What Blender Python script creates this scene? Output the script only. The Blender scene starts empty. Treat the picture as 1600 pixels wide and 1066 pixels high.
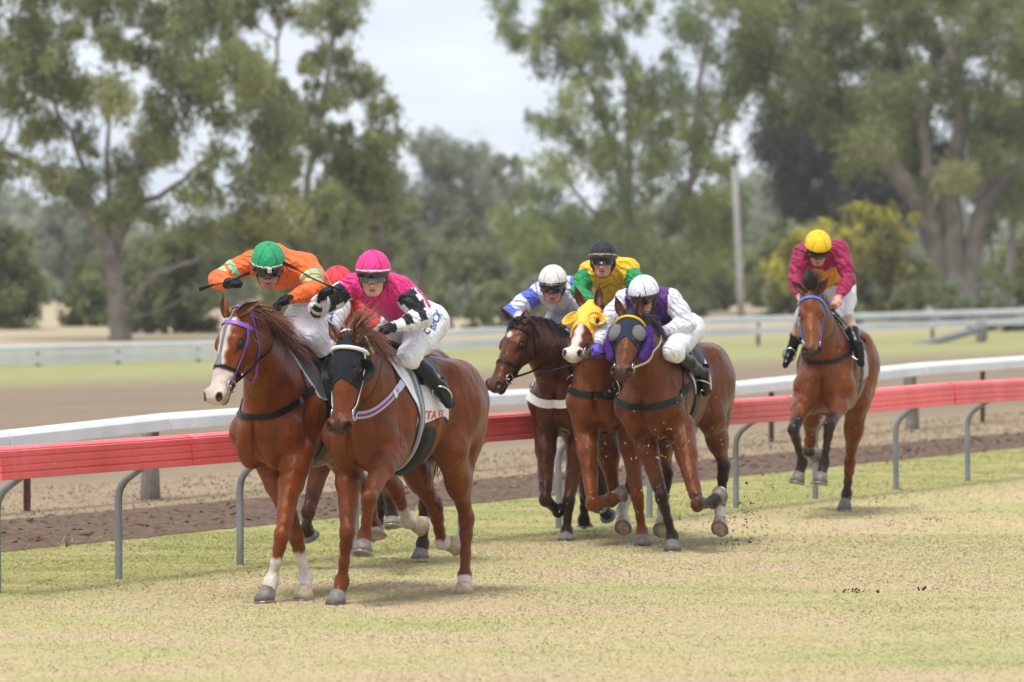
import bpy, math, random, os
import numpy as np
from mathutils import Vector, Matrix

sc = bpy.context.scene
# ---------------------------------------------------------------- camera, sky, sun, exposure
FPX, CX, CY, YH, CAM_H = 9000.0, 800.0, 533.0, 385.0, 2.3      # in pixels of the 1600 px photograph
PITCH = math.atan((CY - YH) / FPX)
cam = bpy.data.cameras.new("camera"); camo = bpy.data.objects.new("camera", cam)
sc.collection.objects.link(camo); sc.camera = camo
camo.location = (0, 0, CAM_H); camo.rotation_euler = (math.pi / 2 - PITCH, 0, 0)
cam.sensor_width = 36.0; cam.lens = FPX / 1600 * 36; cam.clip_start = 1; cam.clip_end = 6000
cam.dof.use_dof = True; cam.dof.focus_distance = 39.5; cam.dof.aperture_fstop = 3.5

SUN_EL, SUN_AZ = math.radians(66), math.radians(208)           # azimuth measured from +Y towards +X
world = bpy.data.worlds.new("World"); sc.world = world; world.use_nodes = True
wt = world.node_tree; wt.nodes.clear()
def wn(t, **kw):
    n = wt.nodes.new(t)
    for k, v in kw.items(): setattr(n, k, v)
    return n
sky = wn('ShaderNodeTexSky', sky_type='NISHITA', sun_disc=False, sun_elevation=SUN_EL, sun_rotation=SUN_AZ,
         air_density=1.0, dust_density=3.0, ozone_density=1.5)
tcw = wn('ShaderNodeTexCoord'); mpw = wn('ShaderNodeMapping'); mpw.inputs['Scale'].default_value = (7, 7, 26)
nzw = wn('ShaderNodeTexNoise'); nzw.inputs['Scale'].default_value = 2.4; nzw.inputs['Detail'].default_value = 6
rmw = wn('ShaderNodeValToRGB')
rmw.color_ramp.elements[0].position = .36; rmw.color_ramp.elements[0].color = (.80, .80, .80, 1)
rmw.color_ramp.elements[1].position = .64; rmw.color_ramp.elements[1].color = (.97, .97, .97, 1)
mxw = wn('ShaderNodeMix', data_type='RGBA'); mxw.inputs[7].default_value = (5.9, 6.35, 7.35, 1)   # thin overcast veil
bgw = wn('ShaderNodeBackground'); bgw.inputs['Strength'].default_value = 0.065
outw = wn('ShaderNodeOutputWorld')
wl = wt.links.new
wl(tcw.outputs['Generated'], mpw.inputs['Vector']); wl(mpw.outputs[0], nzw.inputs['Vector'])
wl(nzw.outputs[0], rmw.inputs[0]); wl(rmw.outputs[0], mxw.inputs[0])
veil = wn('ShaderNodeValToRGB')
veil.color_ramp.elements[0].position = .38; veil.color_ramp.elements[0].color = (.65, .71, .81, 1)
veil.color_ramp.elements[1].position = .60; veil.color_ramp.elements[1].color = (.71, .75, .83, 1)
vsc = wn('ShaderNodeVectorMath', operation='SCALE'); vsc.inputs['Scale'].default_value = 9.6
wl(nzw.outputs[0], veil.inputs[0]); wl(veil.outputs[0], vsc.inputs[0]); wl(vsc.outputs[0], mxw.inputs[7])
wl(sky.outputs[0], mxw.inputs[6]); wl(mxw.outputs[2], bgw.inputs['Color']); wl(bgw.outputs[0], outw.inputs[0])

sun = bpy.data.lights.new("sun", 'SUN'); suno = bpy.data.objects.new("sun", sun); sc.collection.objects.link(suno)
sun.energy = 1.5; sun.angle = math.radians(20); sun.color = (1.0, .975, .945)
_sd = Vector((math.sin(SUN_AZ) * math.cos(SUN_EL), math.cos(SUN_AZ) * math.cos(SUN_EL), math.sin(SUN_EL)))
suno.rotation_euler = _sd.to_track_quat('Z', 'Y').to_euler()
sc.view_settings.view_transform = 'Standard'; sc.view_settings.look = 'None'
sc.view_settings.exposure = 1.24; sc.view_settings.gamma = 1
sc.cycles.volume_bounces = 0; sc.cycles.max_bounces = 6; sc.cycles.transparent_max_bounces = 12
sc.cycles.use_denoising = True

# ---------------------------------------------------------------- helpers
A = lambda *v: np.array(v, float)
def unit(v): v = np.asarray(v, float); return v / max(np.linalg.norm(v), 1e-9)
def W(u, v, d):
    """world point seen at photo pixel (u, v) whose distance along +Y is d"""
    x, z = (u - CX) / FPX, -(v - CY) / FPX
    c, s = math.cos(PITCH), math.sin(PITCH)
    D = A(x, c + z * s, -s + z * c)
    return A(0, 0, CAM_H) + D * (d / D[1])
def G(u, v):
    """ground point seen at photo pixel"""
    p = W(u, v, 1.0) - A(0, 0, CAM_H)
    return A(0, 0, CAM_H) + p * (CAM_H / -p[2])

def tag(o, label=None, cat=None, group=None, kind=None):
    if label: o['label'] = label
    if cat: o['category'] = cat
    if group: o['group'] = group
    if kind: o['kind'] = kind
    return o
def empty(name, loc, label=None, cat=None, group=None):
    o = bpy.data.objects.new(name, None); sc.collection.objects.link(o)
    o.location = tuple(loc); o.empty_display_size = .2
    return tag(o, label, cat, group)
def link_mesh(name, me, mats, parent=None):
    o = bpy.data.objects.new(name, me); sc.collection.objects.link(o)
    for m in (mats if isinstance(mats, (list, tuple)) else [mats]): me.materials.append(m)
    if parent is not None:
        o.parent = parent
        if not parent.parent: off = Vector(parent.location)
        else: off = Vector(parent.location) + Vector(parent.parent.location)
        o.location = -off                                         # geometry is given in world space
    return o
def np_mesh(name, V, Fq, smooth=True, attrs=None, matidx=None):
    """V (n,3); Fq list of index arrays (m,3)/(m,4)"""
    V = np.ascontiguousarray(V, np.float32)
    if not isinstance(Fq, (list, tuple)): Fq = [Fq]
    Fq = [np.asarray(f, np.int32) for f in Fq if len(f)]
    me = bpy.data.meshes.new(name)
    me.vertices.add(len(V)); me.vertices.foreach_set('co', V.ravel())
    tot = np.concatenate([np.full(len(f), f.shape[1], np.int32) for f in Fq])
    idx = np.concatenate([f.ravel() for f in Fq])
    me.loops.add(len(idx)); me.loops.foreach_set('vertex_index', idx)
    me.polygons.add(len(tot))
    me.polygons.foreach_set('loop_start', np.concatenate([[0], np.cumsum(tot)[:-1]]).astype(np.int32))
    me.polygons.foreach_set('loop_total', tot)
    me.polygons.foreach_set('use_smooth', np.full(len(tot), smooth))
    if matidx is not None: me.polygons.foreach_set('material_index', np.asarray(matidx, np.int32))
    for k, a in (attrs or {}).items():
        a = np.asarray(a, np.float32)
        if a.ndim == 2:
            at = me.attributes.new(k, 'FLOAT_COLOR', 'POINT')
            at.data.foreach_set('color', np.ascontiguousarray(np.c_[a[:, :3], np.ones(len(a))], np.float32).ravel())
        else:
            at = me.attributes.new(k, 'FLOAT', 'POINT'); at.data.foreach_set('value', a)
    me.update(calc_edges=True); me.validate()
    return me
class MB:
    """collects tubes, boxes and ribbons into one mesh"""
    def __init__(s): s.V = []; s.Q = []; s.T = []; s.n = 0
    def add(s, V, Q=None, T=None):
        V = np.asarray(V, float).reshape(-1, 3)
        if Q is not None and len(Q): s.Q.append(np.asarray(Q) + s.n)
        if T is not None and len(T): s.T.append(np.asarray(T) + s.n)
        s.V.append(V); s.n += len(V); return s
    def tube(s, P, r, n=8, cap=True, flat=None):
        P = np.asarray(P, float); m = len(P); r = np.broadcast_to(np.asarray(r, float), (m,))
        T = np.gradient(P, axis=0); T /= np.maximum(np.linalg.norm(T, axis=1, keepdims=True), 1e-9)
        ref = A(0, 0, 1) if abs(T[0][2]) < .9 else A(1, 0, 0)
        u = unit(np.cross(T[0], ref)); V = []
        for i in range(m):
            u = unit(u - T[i] * np.dot(u, T[i])); w = np.cross(T[i], u)
            a = np.arange(n) * 2 * math.pi / n
            V.append(P[i] + r[i] * (np.cos(a)[:, None] * u + np.sin(a)[:, None] * w * (flat or 1)))
        Q = [[i * n + j, i * n + (j + 1) % n, (i + 1) * n + (j + 1) % n, (i + 1) * n + j] for i in range(m - 1) for j in range(n)]
        V = np.concatenate(V); T3 = []
        if cap:
            V = np.r_[V, [P[0]], [P[-1]]]; k = m * n
            T3 = [[k, (j + 1) % n, j] for j in range(n)] + [[k + 1, (m - 1) * n + j, (m - 1) * n + (j + 1) % n] for j in range(n)]
        return s.add(V, Q, T3)
    def ribbon(s, P, N, w, t=.003):
        """flat strap of width w and thickness t along P with outward normals N"""
        P = np.asarray(P, float); N = np.asarray(N, float); m = len(P)
        T = np.gradient(P, axis=0); T /= np.maximum(np.linalg.norm(T, axis=1, keepdims=True), 1e-9)
        S = np.cross(T, N); S /= np.maximum(np.linalg.norm(S, axis=1, keepdims=True), 1e-9)
        w = np.broadcast_to(np.asarray(w, float), (m,))[:, None]
        V = np.stack([P - S * w / 2, P + S * w / 2, P + S * w / 2 + N * t, P - S * w / 2 + N * t], 1).reshape(-1, 3)
        Q = [[i * 4 + j, i * 4 + (j + 1) % 4, i * 4 + 4 + (j + 1) % 4, i * 4 + 4 + j] for i in range(m - 1) for j in range(4)]
        return s.add(V, Q + [[3, 2, 1, 0], [m * 4 - 4, m * 4 - 3, m * 4 - 2, m * 4 - 1]])
    def prism(s, P, up, t):
        """extrude polygon P (n,3) by vector up*t"""
        P = np.asarray(P, float); n = len(P); c = P.mean(0); up = np.asarray(up, float) * t
        V = np.r_[P, P + up, [c], [c + up]]
        Q = [[j, (j + 1) % n, n + (j + 1) % n, n + j] for j in range(n)]
        T3 = [[2 * n, (j + 1) % n, j] for j in range(n)] + [[2 * n + 1, n + j, n + (j + 1) % n] for j in range(n)]
        return s.add(V, Q, T3)
    def box(s, c, dx, dy, dz):
        c, dx, dy, dz = (np.asarray(x, float) for x in (c, dx, dy, dz))
        return s.prism([c - dx - dy - dz, c + dx - dy - dz, c + dx + dy - dz, c - dx + dy - dz], dz, 2)
    def build(s, name, mat, parent=None, smooth=True, attrs=None):
        me = np_mesh(name, np.concatenate(s.V), [f for f in ((np.concatenate(s.Q) if s.Q else []), (np.concatenate(s.T) if s.T else [])) if len(f)], smooth, attrs)
        return link_mesh(name, me, mat, parent)
def spline(P, n):
    """Catmull-Rom through P, n samples"""
    P = np.asarray(P, float); m = len(P)
    if m == 2: return P[0] + (P[1] - P[0]) * np.linspace(0, 1, n)[:, None]
    E = np.r_[[2 * P[0] - P[1]], P, [2 * P[-1] - P[-2]]]
    t = np.linspace(0, m - 1, n); i = np.minimum(t.astype(int), m - 2); f = (t - i)[:, None]
    a, b, c, d = E[i], E[i + 1], E[i + 2], E[i + 3]
    return .5 * (2 * b + (c - a) * f + (2 * a - 5 * b + 4 * c - d) * f ** 2 + (3 * b - a - 3 * c + d) * f ** 3)
def sstep(a, b, x): t = np.clip((x - a) / (b - a), 0, 1); return t * t * (3 - 2 * t)

# ---------------------------------------------------------------- materials
class NT:
    def __init__(s, name):
        s.m = bpy.data.materials.new(name); s.m.use_nodes = True; s.t = s.m.node_tree
        s.b = s.t.nodes['Principled BSDF']
    def n(s, t, inp=None, **kw):
        x = s.t.nodes.new(t)
        for k, v in kw.items(): setattr(x, k, v)
        for k, v in (inp or {}).items():
            if hasattr(v, 'links') and hasattr(v, 'is_output'): s.t.links.new(v, x.inputs[k])
            else: x.inputs[k].default_value = v
        return x
    def link(s, a, b): s.t.links.new(a, b)
    def noise(s, scale, detail=4, vec=None, rough=.55, stretch=None, obj=True):
        v = vec
        if v is None: v = s.n('ShaderNodeTexCoord').outputs['Object' if obj else 'Generated']
        if stretch: v = s.n('ShaderNodeMapping', {'Vector': v, 'Scale': stretch}).outputs[0]
        return s.n('ShaderNodeTexNoise', {'Vector': v, 'Scale': scale, 'Detail': detail, 'Roughness': rough}).outputs[0]
    def ramp(s, fac, stops):
        r = s.n('ShaderNodeValToRGB', {0: fac}); e = r.color_ramp.elements
        while len(e) < len(stops): e.new(.5)
        for x, (p, c) in zip(e, stops): x.position = p; x.color = (*c, 1) if len(c) == 3 else c
        return r.outputs[0]
    def mix(s, fac, a, b, blend='MIX'):
        x = s.n('ShaderNodeMix', data_type='RGBA', blend_type=blend)
        for i, v in ((0, fac), (6, a), (7, b)):
            if hasattr(v, 'is_output'): s.link(v, x.inputs[i])
            else: x.inputs[i].default_value = v if i == 0 else ((*v, 1) if len(v) == 3 else v)
        return x.outputs[2]
    def math(s, op, a, b=0.0):
        x = s.n('ShaderNodeMath', operation=op)
        for i, v in ((0, a), (1, b)):
            if hasattr(v, 'is_output'): s.link(v, x.inputs[i])
            else: x.inputs[i].default_value = v
        return x.outputs[0]
    def attr(s, name, col=False): return s.n('ShaderNodeAttribute', attribute_name=name).outputs['Color' if col else 'Fac']
    def base(s, c):
        if hasattr(c, 'is_output'): s.link(c, s.b.inputs['Base Color'])
        else: s.b.inputs['Base Color'].default_value = (*c, 1)
        return s
    def set(s, **kw):
        for k, v in kw.items():
            k = k.replace('_', ' ')
            if hasattr(v, 'is_output'): s.link(v, s.b.inputs[k])
            else: s.b.inputs[k].default_value = v
        return s
    def bump(s, h, strength=.3, dist=.01):
        b = s.n('ShaderNodeBump', {'Height': h, 'Strength': strength, 'Distance': dist}); s.link(b.outputs[0], s.b.inputs['Normal']); return s
def plain(name, c, rough=.6, var=.12, scale=18, bump=0., bscale=120, bdist=.004, **kw):
    """procedural surface with a little uneven colour and relief"""
    t = NT(name); nz = t.noise(scale, 5)
    lo = tuple(x * (1 - var) for x in c); hi = tuple(min(1, x * (1 + var)) for x in c)
    t.base(t.ramp(nz, [(.3, lo), (.7, hi)])).set(**{'Roughness': rough, 'Specular_IOR_Level': .5 if max(c) > .1 or rough < .15 else .22, **kw})
    if bump: t.bump(t.noise(bscale, 4), bump, bdist)
    return t.m
# ---------------------------------------------------------------- implicit surfaces: smooth unions of tapered limbs and muscles
class Field:
    def __init__(s): s.p = []; s.sub = []; s._b = None
    def cone(s, a, b, ra, rb=None, k=.04, n=None, fl=1.0):
        s.p.append(('c', A(*a), A(*b), ra, ra if rb is None else rb, k, None if n is None else unit(n), fl)); s._b = None; return s
    def chain(s, P, R, k=.04, n=None, fl=1.0):
        for i in range(len(P) - 1): s.cone(P[i], P[i + 1], R[i], R[i + 1], k, n, fl if np.isscalar(fl) else fl[i])
        return s
    def ell(s, c, r, X=None, k=.04):
        """ellipsoid, X = 3x3 rows of axes"""
        s.p.append(('e', A(*c), np.asarray(r, float), np.eye(3) if X is None else np.asarray(X, float), 0, k)); s._b = None; return s
    def carve(s, c, r, X=None, k=.01): s.sub.append(('e', A(*c), np.asarray(r, float), np.eye(3) if X is None else np.asarray(X, float), 0, k)); return s
    @staticmethod
    def ev(p, P):
        if p[0] == 'c':
            _, a, b, ra, rb, k, n, fl = p
            Q = P - a; ba = b - a
            if n is not None and fl != 1:
                Q = Q + (Q @ n)[:, None] * n * (1 / fl - 1); ba = ba + (ba @ n) * n * (1 / fl - 1)
            t = np.clip((Q @ ba) / max(ba @ ba, 1e-9), 0, 1)
            return (np.linalg.norm(Q - t[:, None] * ba, axis=1) - (ra + (rb - ra) * t)) * (fl ** .6 if fl < 1 else 1)
        _, c, r, X, _, k = p
        q = (P - c) @ X.T / r
        k0 = np.linalg.norm(q, axis=1); k1 = np.maximum(np.linalg.norm(q / r, axis=1), 1e-9)
        return k0 * (k0 - 1) / k1
    def bounds_arrays(s):
        if s._b is None:
            a = np.array([p[1] for p in s.p]); b = np.array([p[2] if p[0] == 'c' else p[1] for p in s.p])
            r = np.array([max(p[3], p[4]) if p[0] == 'c' else p[2].max() for p in s.p]); s._b = (a, b, r)
        return s._b
    def lower(s, c):
        a, b, r = s.bounds_arrays(); ba = b - a
        t = np.clip(((c - a) * ba).sum(1) / np.maximum((ba * ba).sum(1), 1e-9), 0, 1)
        return np.linalg.norm(c - a - t[:, None] * ba, axis=1) - r
    def __call__(s, P):
        P = np.asarray(P, float); c = (P.max(0) + P.min(0)) / 2; R = np.linalg.norm(P - c, axis=1).max()
        lb = s.lower(c) - R; use = np.nonzero(lb < .14)[0]
        if not len(use): return np.full(len(P), max(lb.min(), .05))
        d = None
        for i in use:
            p = s.p[i]; v = s.ev(p, P); k = p[5]
            if d is None: d = v
            else:
                h = np.clip(.5 + .5 * (v - d) / k, 0, 1); d = v + (d - v) * h - k * h * (1 - h)
        for p in s.sub:
            v = -s.ev(p, P); k = p[5]; h = np.clip(.5 - .5 * (v - d) / k, 0, 1); d = v + (d - v) * h + k * h * (1 - h)
        return d
    def grad(s, P, e=.003): return fgrad(s, P, e)
def fgrad(f, P, e=.003):
    P = np.asarray(P, float); g = np.stack([f(P + e * np.eye(3)[i]) - f(P - e * np.eye(3)[i]) for i in range(3)], 1)
    return g / np.maximum(np.linalg.norm(g, axis=1, keepdims=True), 1e-9)
def project(f, P, off=0., it=5):
    P = np.array(P, float)
    for _ in range(it):
        d = f(P) - off; P = P - np.clip(d, -.05, .05)[:, None] * fgrad(f, P)
    return P, fgrad(f, P)
def polygonise(f, lo, hi, h, cull, smooth=2):
    """surface nets of f on a grid; cull(center) gives a lower bound of the distance"""
    lo = np.asarray(lo, float) - 2 * h; n = np.ceil((np.asarray(hi, float) + 2 * h - lo) / h).astype(int) + 1
    D = np.full(n, .05, np.float32); B = 10
    for i in range(0, n[0], B):
        for j in range(0, n[1], B):
            for k in range(0, n[2], B):
                s = np.minimum([B, B, B], n - [i, j, k]); c = lo + h * (A(i, j, k) + (s - 1) / 2)
                if cull(c) > h * np.linalg.norm(s) / 2 + .01: continue
                I = np.indices(s).reshape(3, -1).T + [i, j, k]
                D[i:i + s[0], j:j + s[1], k:k + s[2]] = f(lo + h * I).reshape(s)
    ins = D < 0; acc = {}; cells = []; pos = []; faces = []
    cid = lambda I: (I[:, 0] * n[1] + I[:, 1]) * n[2] + I[:, 2]
    for ax in range(3):
        e = np.eye(3, dtype=int)[ax]
        s0 = tuple(slice(0, -1) if a == ax else slice(None) for a in range(3)); s1 = tuple(slice(1, None) if a == ax else slice(None) for a in range(3))
        I = np.argwhere(ins[s0] != ins[s1]); 
        I = I[(I.min(1) > 0)]
        if not len(I): continue
        d0 = D[I[:, 0], I[:, 1], I[:, 2]]; J = I + e; d1 = D[J[:, 0], J[:, 1], J[:, 2]]
        t = d0 / (d0 - d1); P = I + t[:, None] * e
        o1, o2 = np.eye(3, dtype=int)[(ax + 1) % 3], np.eye(3, dtype=int)[(ax + 2) % 3]
        C = [cid(I - o1 - o2), cid(I - o2), cid(I), cid(I - o1)]
        for c in C: cells.append(c); pos.append(P)
        q = np.stack(C, 1); fl = d0 > 0; q[fl] = q[fl][:, ::-1]; faces.append(q)
    cells = np.concatenate(cells); pos = np.concatenate(pos); faces = np.concatenate(faces)
    U, inv = np.unique(cells, return_inverse=True); cnt = np.bincount(inv)
    V = np.stack([np.bincount(inv, pos[:, a]) / cnt for a in range(3)], 1)
    Q = np.searchsorted(U, faces)
    e = np.concatenate([Q[:, [0, 1]], Q[:, [1, 2]], Q[:, [2, 3]], Q[:, [3, 0]]]); e = np.concatenate([e, e[:, ::-1]])
    dg = np.bincount(e[:, 0], minlength=len(V))
    for it in range(smooth * 2):                                 # Taubin smoothing: no shrinking
        L = np.stack([np.bincount(e[:, 0], V[e[:, 1], a], minlength=len(V)) for a in range(3)], 1) / dg[:, None] - V
        V = V + L * (.5 if it % 2 == 0 else -.51)
    return lo + h * V, Q
def field_mesh(f, h, name, mat, parent=None, pad=.02, smooth=2, attrs=None, region=None):
    a, b, r = f.bounds_arrays(); m = np.minimum(a, b) - r[:, None] - pad; M = np.maximum(a, b) + r[:, None] + pad
    V, Q = polygonise(f, m.min(0), M.max(0), h, lambda c: f.lower(c).min(), smooth)
    me = np_mesh(name, V, Q, attrs=attrs(V) if attrs else None)
    return link_mesh(name, me, mat, parent)
def shell_mesh(f, region, lo, hi, h, t0, t1, name, mat, parent=None, attrs=None, smooth=2):
    """cloth of thickness t1-t0 lying on field f inside region(P) < 0"""
    g = lambda P: np.maximum(np.abs(f(P) - (t0 + t1) / 2) - (t1 - t0) / 2, region(P))
    V, Q = polygonise(g, lo, hi, h, lambda c: max(f.lower(c).min() - .02, 0) if True else 0, smooth)
    me = np_mesh(name, V, Q, attrs=attrs(V) if attrs else None)
    return link_mesh(name, me, mat, parent)
# ---------------------------------------------------------------- ground
RA, RB = G(185, 905), G(1512, 752)                       # running-rail posts stand on this line
RT = unit(RB - RA); RN = A(-RT[1], RT[0], 0)             # along the rail, away from the track
FA, FB = G(0, 574), G(1600, 529); FT = unit(FB - FA); FN = A(-FT[1], FT[0], 0)
q_of = lambda P: (np.asarray(P) - RA) @ RN
def line(p, q): T = unit(q - p); return p, T, A(-T[1], T[0], 0)
NA, NT_, NN = line(G(0, 863), G(1550, 704))              # near and far edge of the harrowed strip
XA, XT, XN = line(G(0, 814), G(1550, 681))
dn_of, df_of = lambda P: (np.asarray(P) - NA) @ NN, lambda P: (np.asarray(P) - XA) @ XN
GB0, GB1 = (G(300, 597) - FA) @ FN, (G(300, 567) - FA) @ FN
def turf_nodes(t):
    pos = t.n('ShaderNodeNewGeometry').outputs['Position']
    def dist(o, n):
        v = t.n('ShaderNodeVectorMath', {0: pos, 1: tuple(o)}, operation='SUBTRACT').outputs[0]
        return t.n('ShaderNodeVectorMath', {0: v, 1: tuple(n)}, operation='DOT_PRODUCT').outputs['Value']
    q, w, dn, df = dist(RA, RN), dist(FA, FN), dist(NA, NN), dist(XA, XN)
    rot = t.n('ShaderNodeMapping', {'Vector': pos, 'Rotation': (0, 0, -math.atan2(RT[1], RT[0])), 'Scale': (.62, 1, 1)}).outputs[0]
    big, mid, fin = t.noise(.55, 7, rot, .66), t.noise(1.5, 6, rot, .65), t.noise(16, 5, pos, .7)
    wob = t.math('MULTIPLY', t.math('SUBTRACT', t.noise(.9, 5, pos), .5), .8)
    qq, qn, qf = t.math('ADD', q, wob), t.math('ADD', dn, t.math('MULTIPLY', wob, .6)), t.math('ADD', df, t.math('MULTIPLY', wob, .6))
    step = lambda x, a, b: t.ramp(t.n('ShaderNodeMapRange', {0: x, 1: a, 2: b}).outputs[0], [(0, (0, 0, 0)), (1, (1, 1, 1))])
    f1 = t.math('ADD', t.math('MULTIPLY', big, .55), t.math('ADD', t.math('MULTIPLY', mid, .35), t.math('MULTIPLY', fin, .30)))
    turf = t.ramp(f1, [(.43, (.470, .350, .225)), (.55, (.490, .382, .222)), (.63, (.440, .382, .180)), (.75, (.335, .340, .135))])
    edge = t.ramp(t.math('ADD', mid, t.math('MULTIPLY', fin, .3)), [(.45, (.185, .215, .052)), (.62, (.265, .280, .080)), (.8, (.42, .33, .15))])
    c = t.mix(t.ramp(t.n('ShaderNodeMapRange', {0: qq, 1: -1.1, 2: .2}).outputs[0], [(0, (0, 0, 0)), (1, (.85, .85, .85))]), turf, edge)
    dirt = t.ramp(t.math('ADD', t.math('MULTIPLY', mid, .5), t.math('MULTIPLY', fin, .5)), [(.35, (.150, .098, .062)), (.65, (.250, .172, .115))])
    c = t.mix(step(qn, -.1, .15), c, dirt)
    dry = t.ramp(t.math('ADD', t.math('MULTIPLY', big, .5), t.math('MULTIPLY', fin, .5)), [(.35, (.260, .182, .118)), (.52, (.335, .250, .160)), (.66, (.305, .262, .138))])
    c = t.mix(step(qf, -.15, .2), c, dry)
    field = t.ramp(t.math('ADD', t.math('MULTIPLY', big, .6), t.math('MULTIPLY', fin, .4)), [(.35, (.205, .152, .104)), (.65, (.275, .212, .145))])
    c = t.mix(step(qf, 2.2, 4.5), c, field)
    green = t.ramp(mid, [(.35, (.275, .280, .115)), (.65, (.335, .310, .150))])
    ww = t.math('ADD', w, t.math('MULTIPLY', wob, 4))
    c = t.mix(step(ww, GB0 - 2, GB0 + 4), c, green)
    c = t.mix(step(ww, GB1 + 4, GB1 + 14), c, t.ramp(big, [(.3, (.38, .31, .20)), (.7, (.45, .37, .25))]))
    return c, fin, mid
t = NT('turf_ground'); c_, fin_, mid_ = turf_nodes(t)
t.base(c_).set(Roughness=.95, Specular_IOR_Level=.1).bump(t.math('ADD', fin_, mid_), .6, .05); M_TURF = t.m
S_ = 3000.
ys = np.r_[np.linspace(5, 120, 47), np.geomspace(125, S_, 30)]; xs = np.r_[-S_, -600, -150, np.linspace(-40, 40, 41), 150, 600, S_]
gx, gy = np.meshgrid(xs, ys); GV = np.stack([gx.ravel(), gy.ravel(), np.zeros(gx.size)], 1); nx = len(xs)
ii = np.arange(len(ys) - 1)[:, None] * nx + np.arange(nx - 1)
tag(link_mesh('ground', np_mesh('ground', GV, np.stack([ii, ii + 1, ii + nx + 1, ii + nx], -1).reshape(-1, 4)), M_TURF), kind='structure')
# harrowed dirt strip: a lumpy sheet
rng = np.random.RandomState(5)
al = np.arange(-9, 44, .075); qv = np.linspace(0, 1, 34); a2, q2 = np.meshgrid(al, qv)
hz = rng.normal(0, 1, a2.shape)
for ax_ in (0, 1): hz = (np.roll(hz, 1, ax_) + 2 * hz + np.roll(hz, -1, ax_)) / 4
edge_ = np.minimum(np.minimum(q2, 1 - q2) / .12, 1)
DV = (NA + a2[..., None] * NT_) * (1 - q2[..., None]) + (XA + a2[..., None] * XT) * q2[..., None] + rng.normal(0, .03, a2.shape + (1,)) * A(1, 1, 0); DV[..., 2] = .004 + edge_ * (.02 + .032 * hz * (hz > -.4)).clip(0, .10); m_ = len(al)
ii = np.arange(len(qv) - 1)[:, None] * m_ + np.arange(m_ - 1)
t = NT('harrowed_dirt'); t.base(t.ramp(t.noise(7, 7, rough=.7), [(.3, (.105, .066, .044)), (.55, (.172, .114, .080)), (.75, (.240, .168, .120))])).set(Roughness=.95, Specular_IOR_Level=.1).bump(t.noise(30, 5), .8, .05)
tag(link_mesh('dirt_track', np_mesh('dirt', DV.reshape(-1, 3), np.stack([ii, ii + 1, ii + m_ + 1, ii + m_], -1).reshape(-1, 4), False), t.m), kind='structure')
# grass blades
def blades(name, N, d0, d1, h, w, zone, seed, green=0., mat=None, gap=None, pw=1.):
    r = np.random.RandomState(seed); d = (r.uniform(d0 ** 2, d1 ** 2, N)) ** .5; x = d * r.uniform(-.135, .135, N)
    P = np.stack([x, d, np.zeros(N)], 1); wv = .12 * np.sin(P @ RT * .9) + r.normal(0, .06, N); k = zone(q_of(P) + wv, dn_of(P) + wv, df_of(P) + wv)
    P = P[k]; n = len(P)
    cl = (np.sin(P[:, 0] * 2.1 + np.sin(P[:, 1] * 1.3) * 2) * np.sin(P[:, 1] * 1.1 + P[:, 0]) + 1) * .5
    if gap is not None: k = r.uniform(0, 1, n) < gap + (1 - gap) * cl ** 2; P = P[k]; cl = cl[k]; n = len(P)
    a = r.uniform(0, 6.283, n); hh = h * r.uniform(.4, 1.25, n) ** pw * (.75 + .5 * cl); ww = w * r.uniform(.6, 1.3, n) * (P[:, 1] / 37)
    s = np.stack([np.cos(a), np.sin(a), a * 0], 1) * ww[:, None] / 2; b = r.normal(0, 1.9, (n, 3)) * hh[:, None]; b[:, 2] = hh
    V = np.stack([P - s, P + s, P + b], 1).reshape(-1, 3); sh = np.repeat(r.uniform(0, 1, n), 3)
    tag(link_mesh(name, np_mesh(name, V, np.arange(3 * n).reshape(-1, 3), False, {'shade': sh}), mat), kind='stuff')
def grass_mat(name, tint):
    t = NT(name); c, fi, mi = turf_nodes(t); s = t.attr('shade')
    c = t.mix(1, c, t.ramp(s, [(0, (.84, .88, .76)), (.5, (1.04, 1.04, 1.0)), (.85, (1.24, 1.2, 1.14)), (1, (1.4, 1.34, 1.3))]), 'MULTIPLY')
    if tint: c = t.mix(tint, c, (.17, .24, .05))
    t.set(Normal=t.n('ShaderNodeNormalMap', {'Strength': 0.0}).outputs[0] if 0 else t.n('ShaderNodeVectorMath', {0: t.n('ShaderNodeVectorMath', {0: t.n('ShaderNodeNewGeometry').outputs['Normal'], 1: (.35, .35, .35)}, operation='MULTIPLY').outputs[0], 1: (0, 0, .8)}, operation='ADD').outputs[0])
    t.base(c).set(Roughness=.7, Specular_IOR_Level=.2); return t.m
M_GRASS, M_TALL, M_DRY = grass_mat('grass_blades', 0), grass_mat('lush_grass_blades', .35), grass_mat('dry_grass_blades', 0)
turf_ = lambda q, n, f: n < -.03
blades('grass', 390000, 29.5, 46, .008, .0060, turf_, 1, mat=M_GRASS)
blades('grass', 205000, 46, 80, .011, .0080, turf_, 2, mat=M_GRASS)
blades('rough_grass', 30000, 30, 70, .045, .009, lambda q, n, f: (q > -.6) & (q < .45) & (n < .1), 3, mat=M_TALL, gap=.02)
blades('rough_grass', 30000, 30, 78, .06, .010, lambda q, n, f: (n > -.3) & (n < .06), 7, mat=M_TALL, gap=.02)
blades('rough_grass', 26000, 38, 90, .035, .010, lambda q, n, f: (f > -.12) & (f < .45), 4, mat=M_TALL, gap=.1)
blades('dry_grass', 120000, 42, 95, .026, .010, lambda q, n, f: (f > 0) & (f < 3.0), 6, mat=M_DRY)

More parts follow.
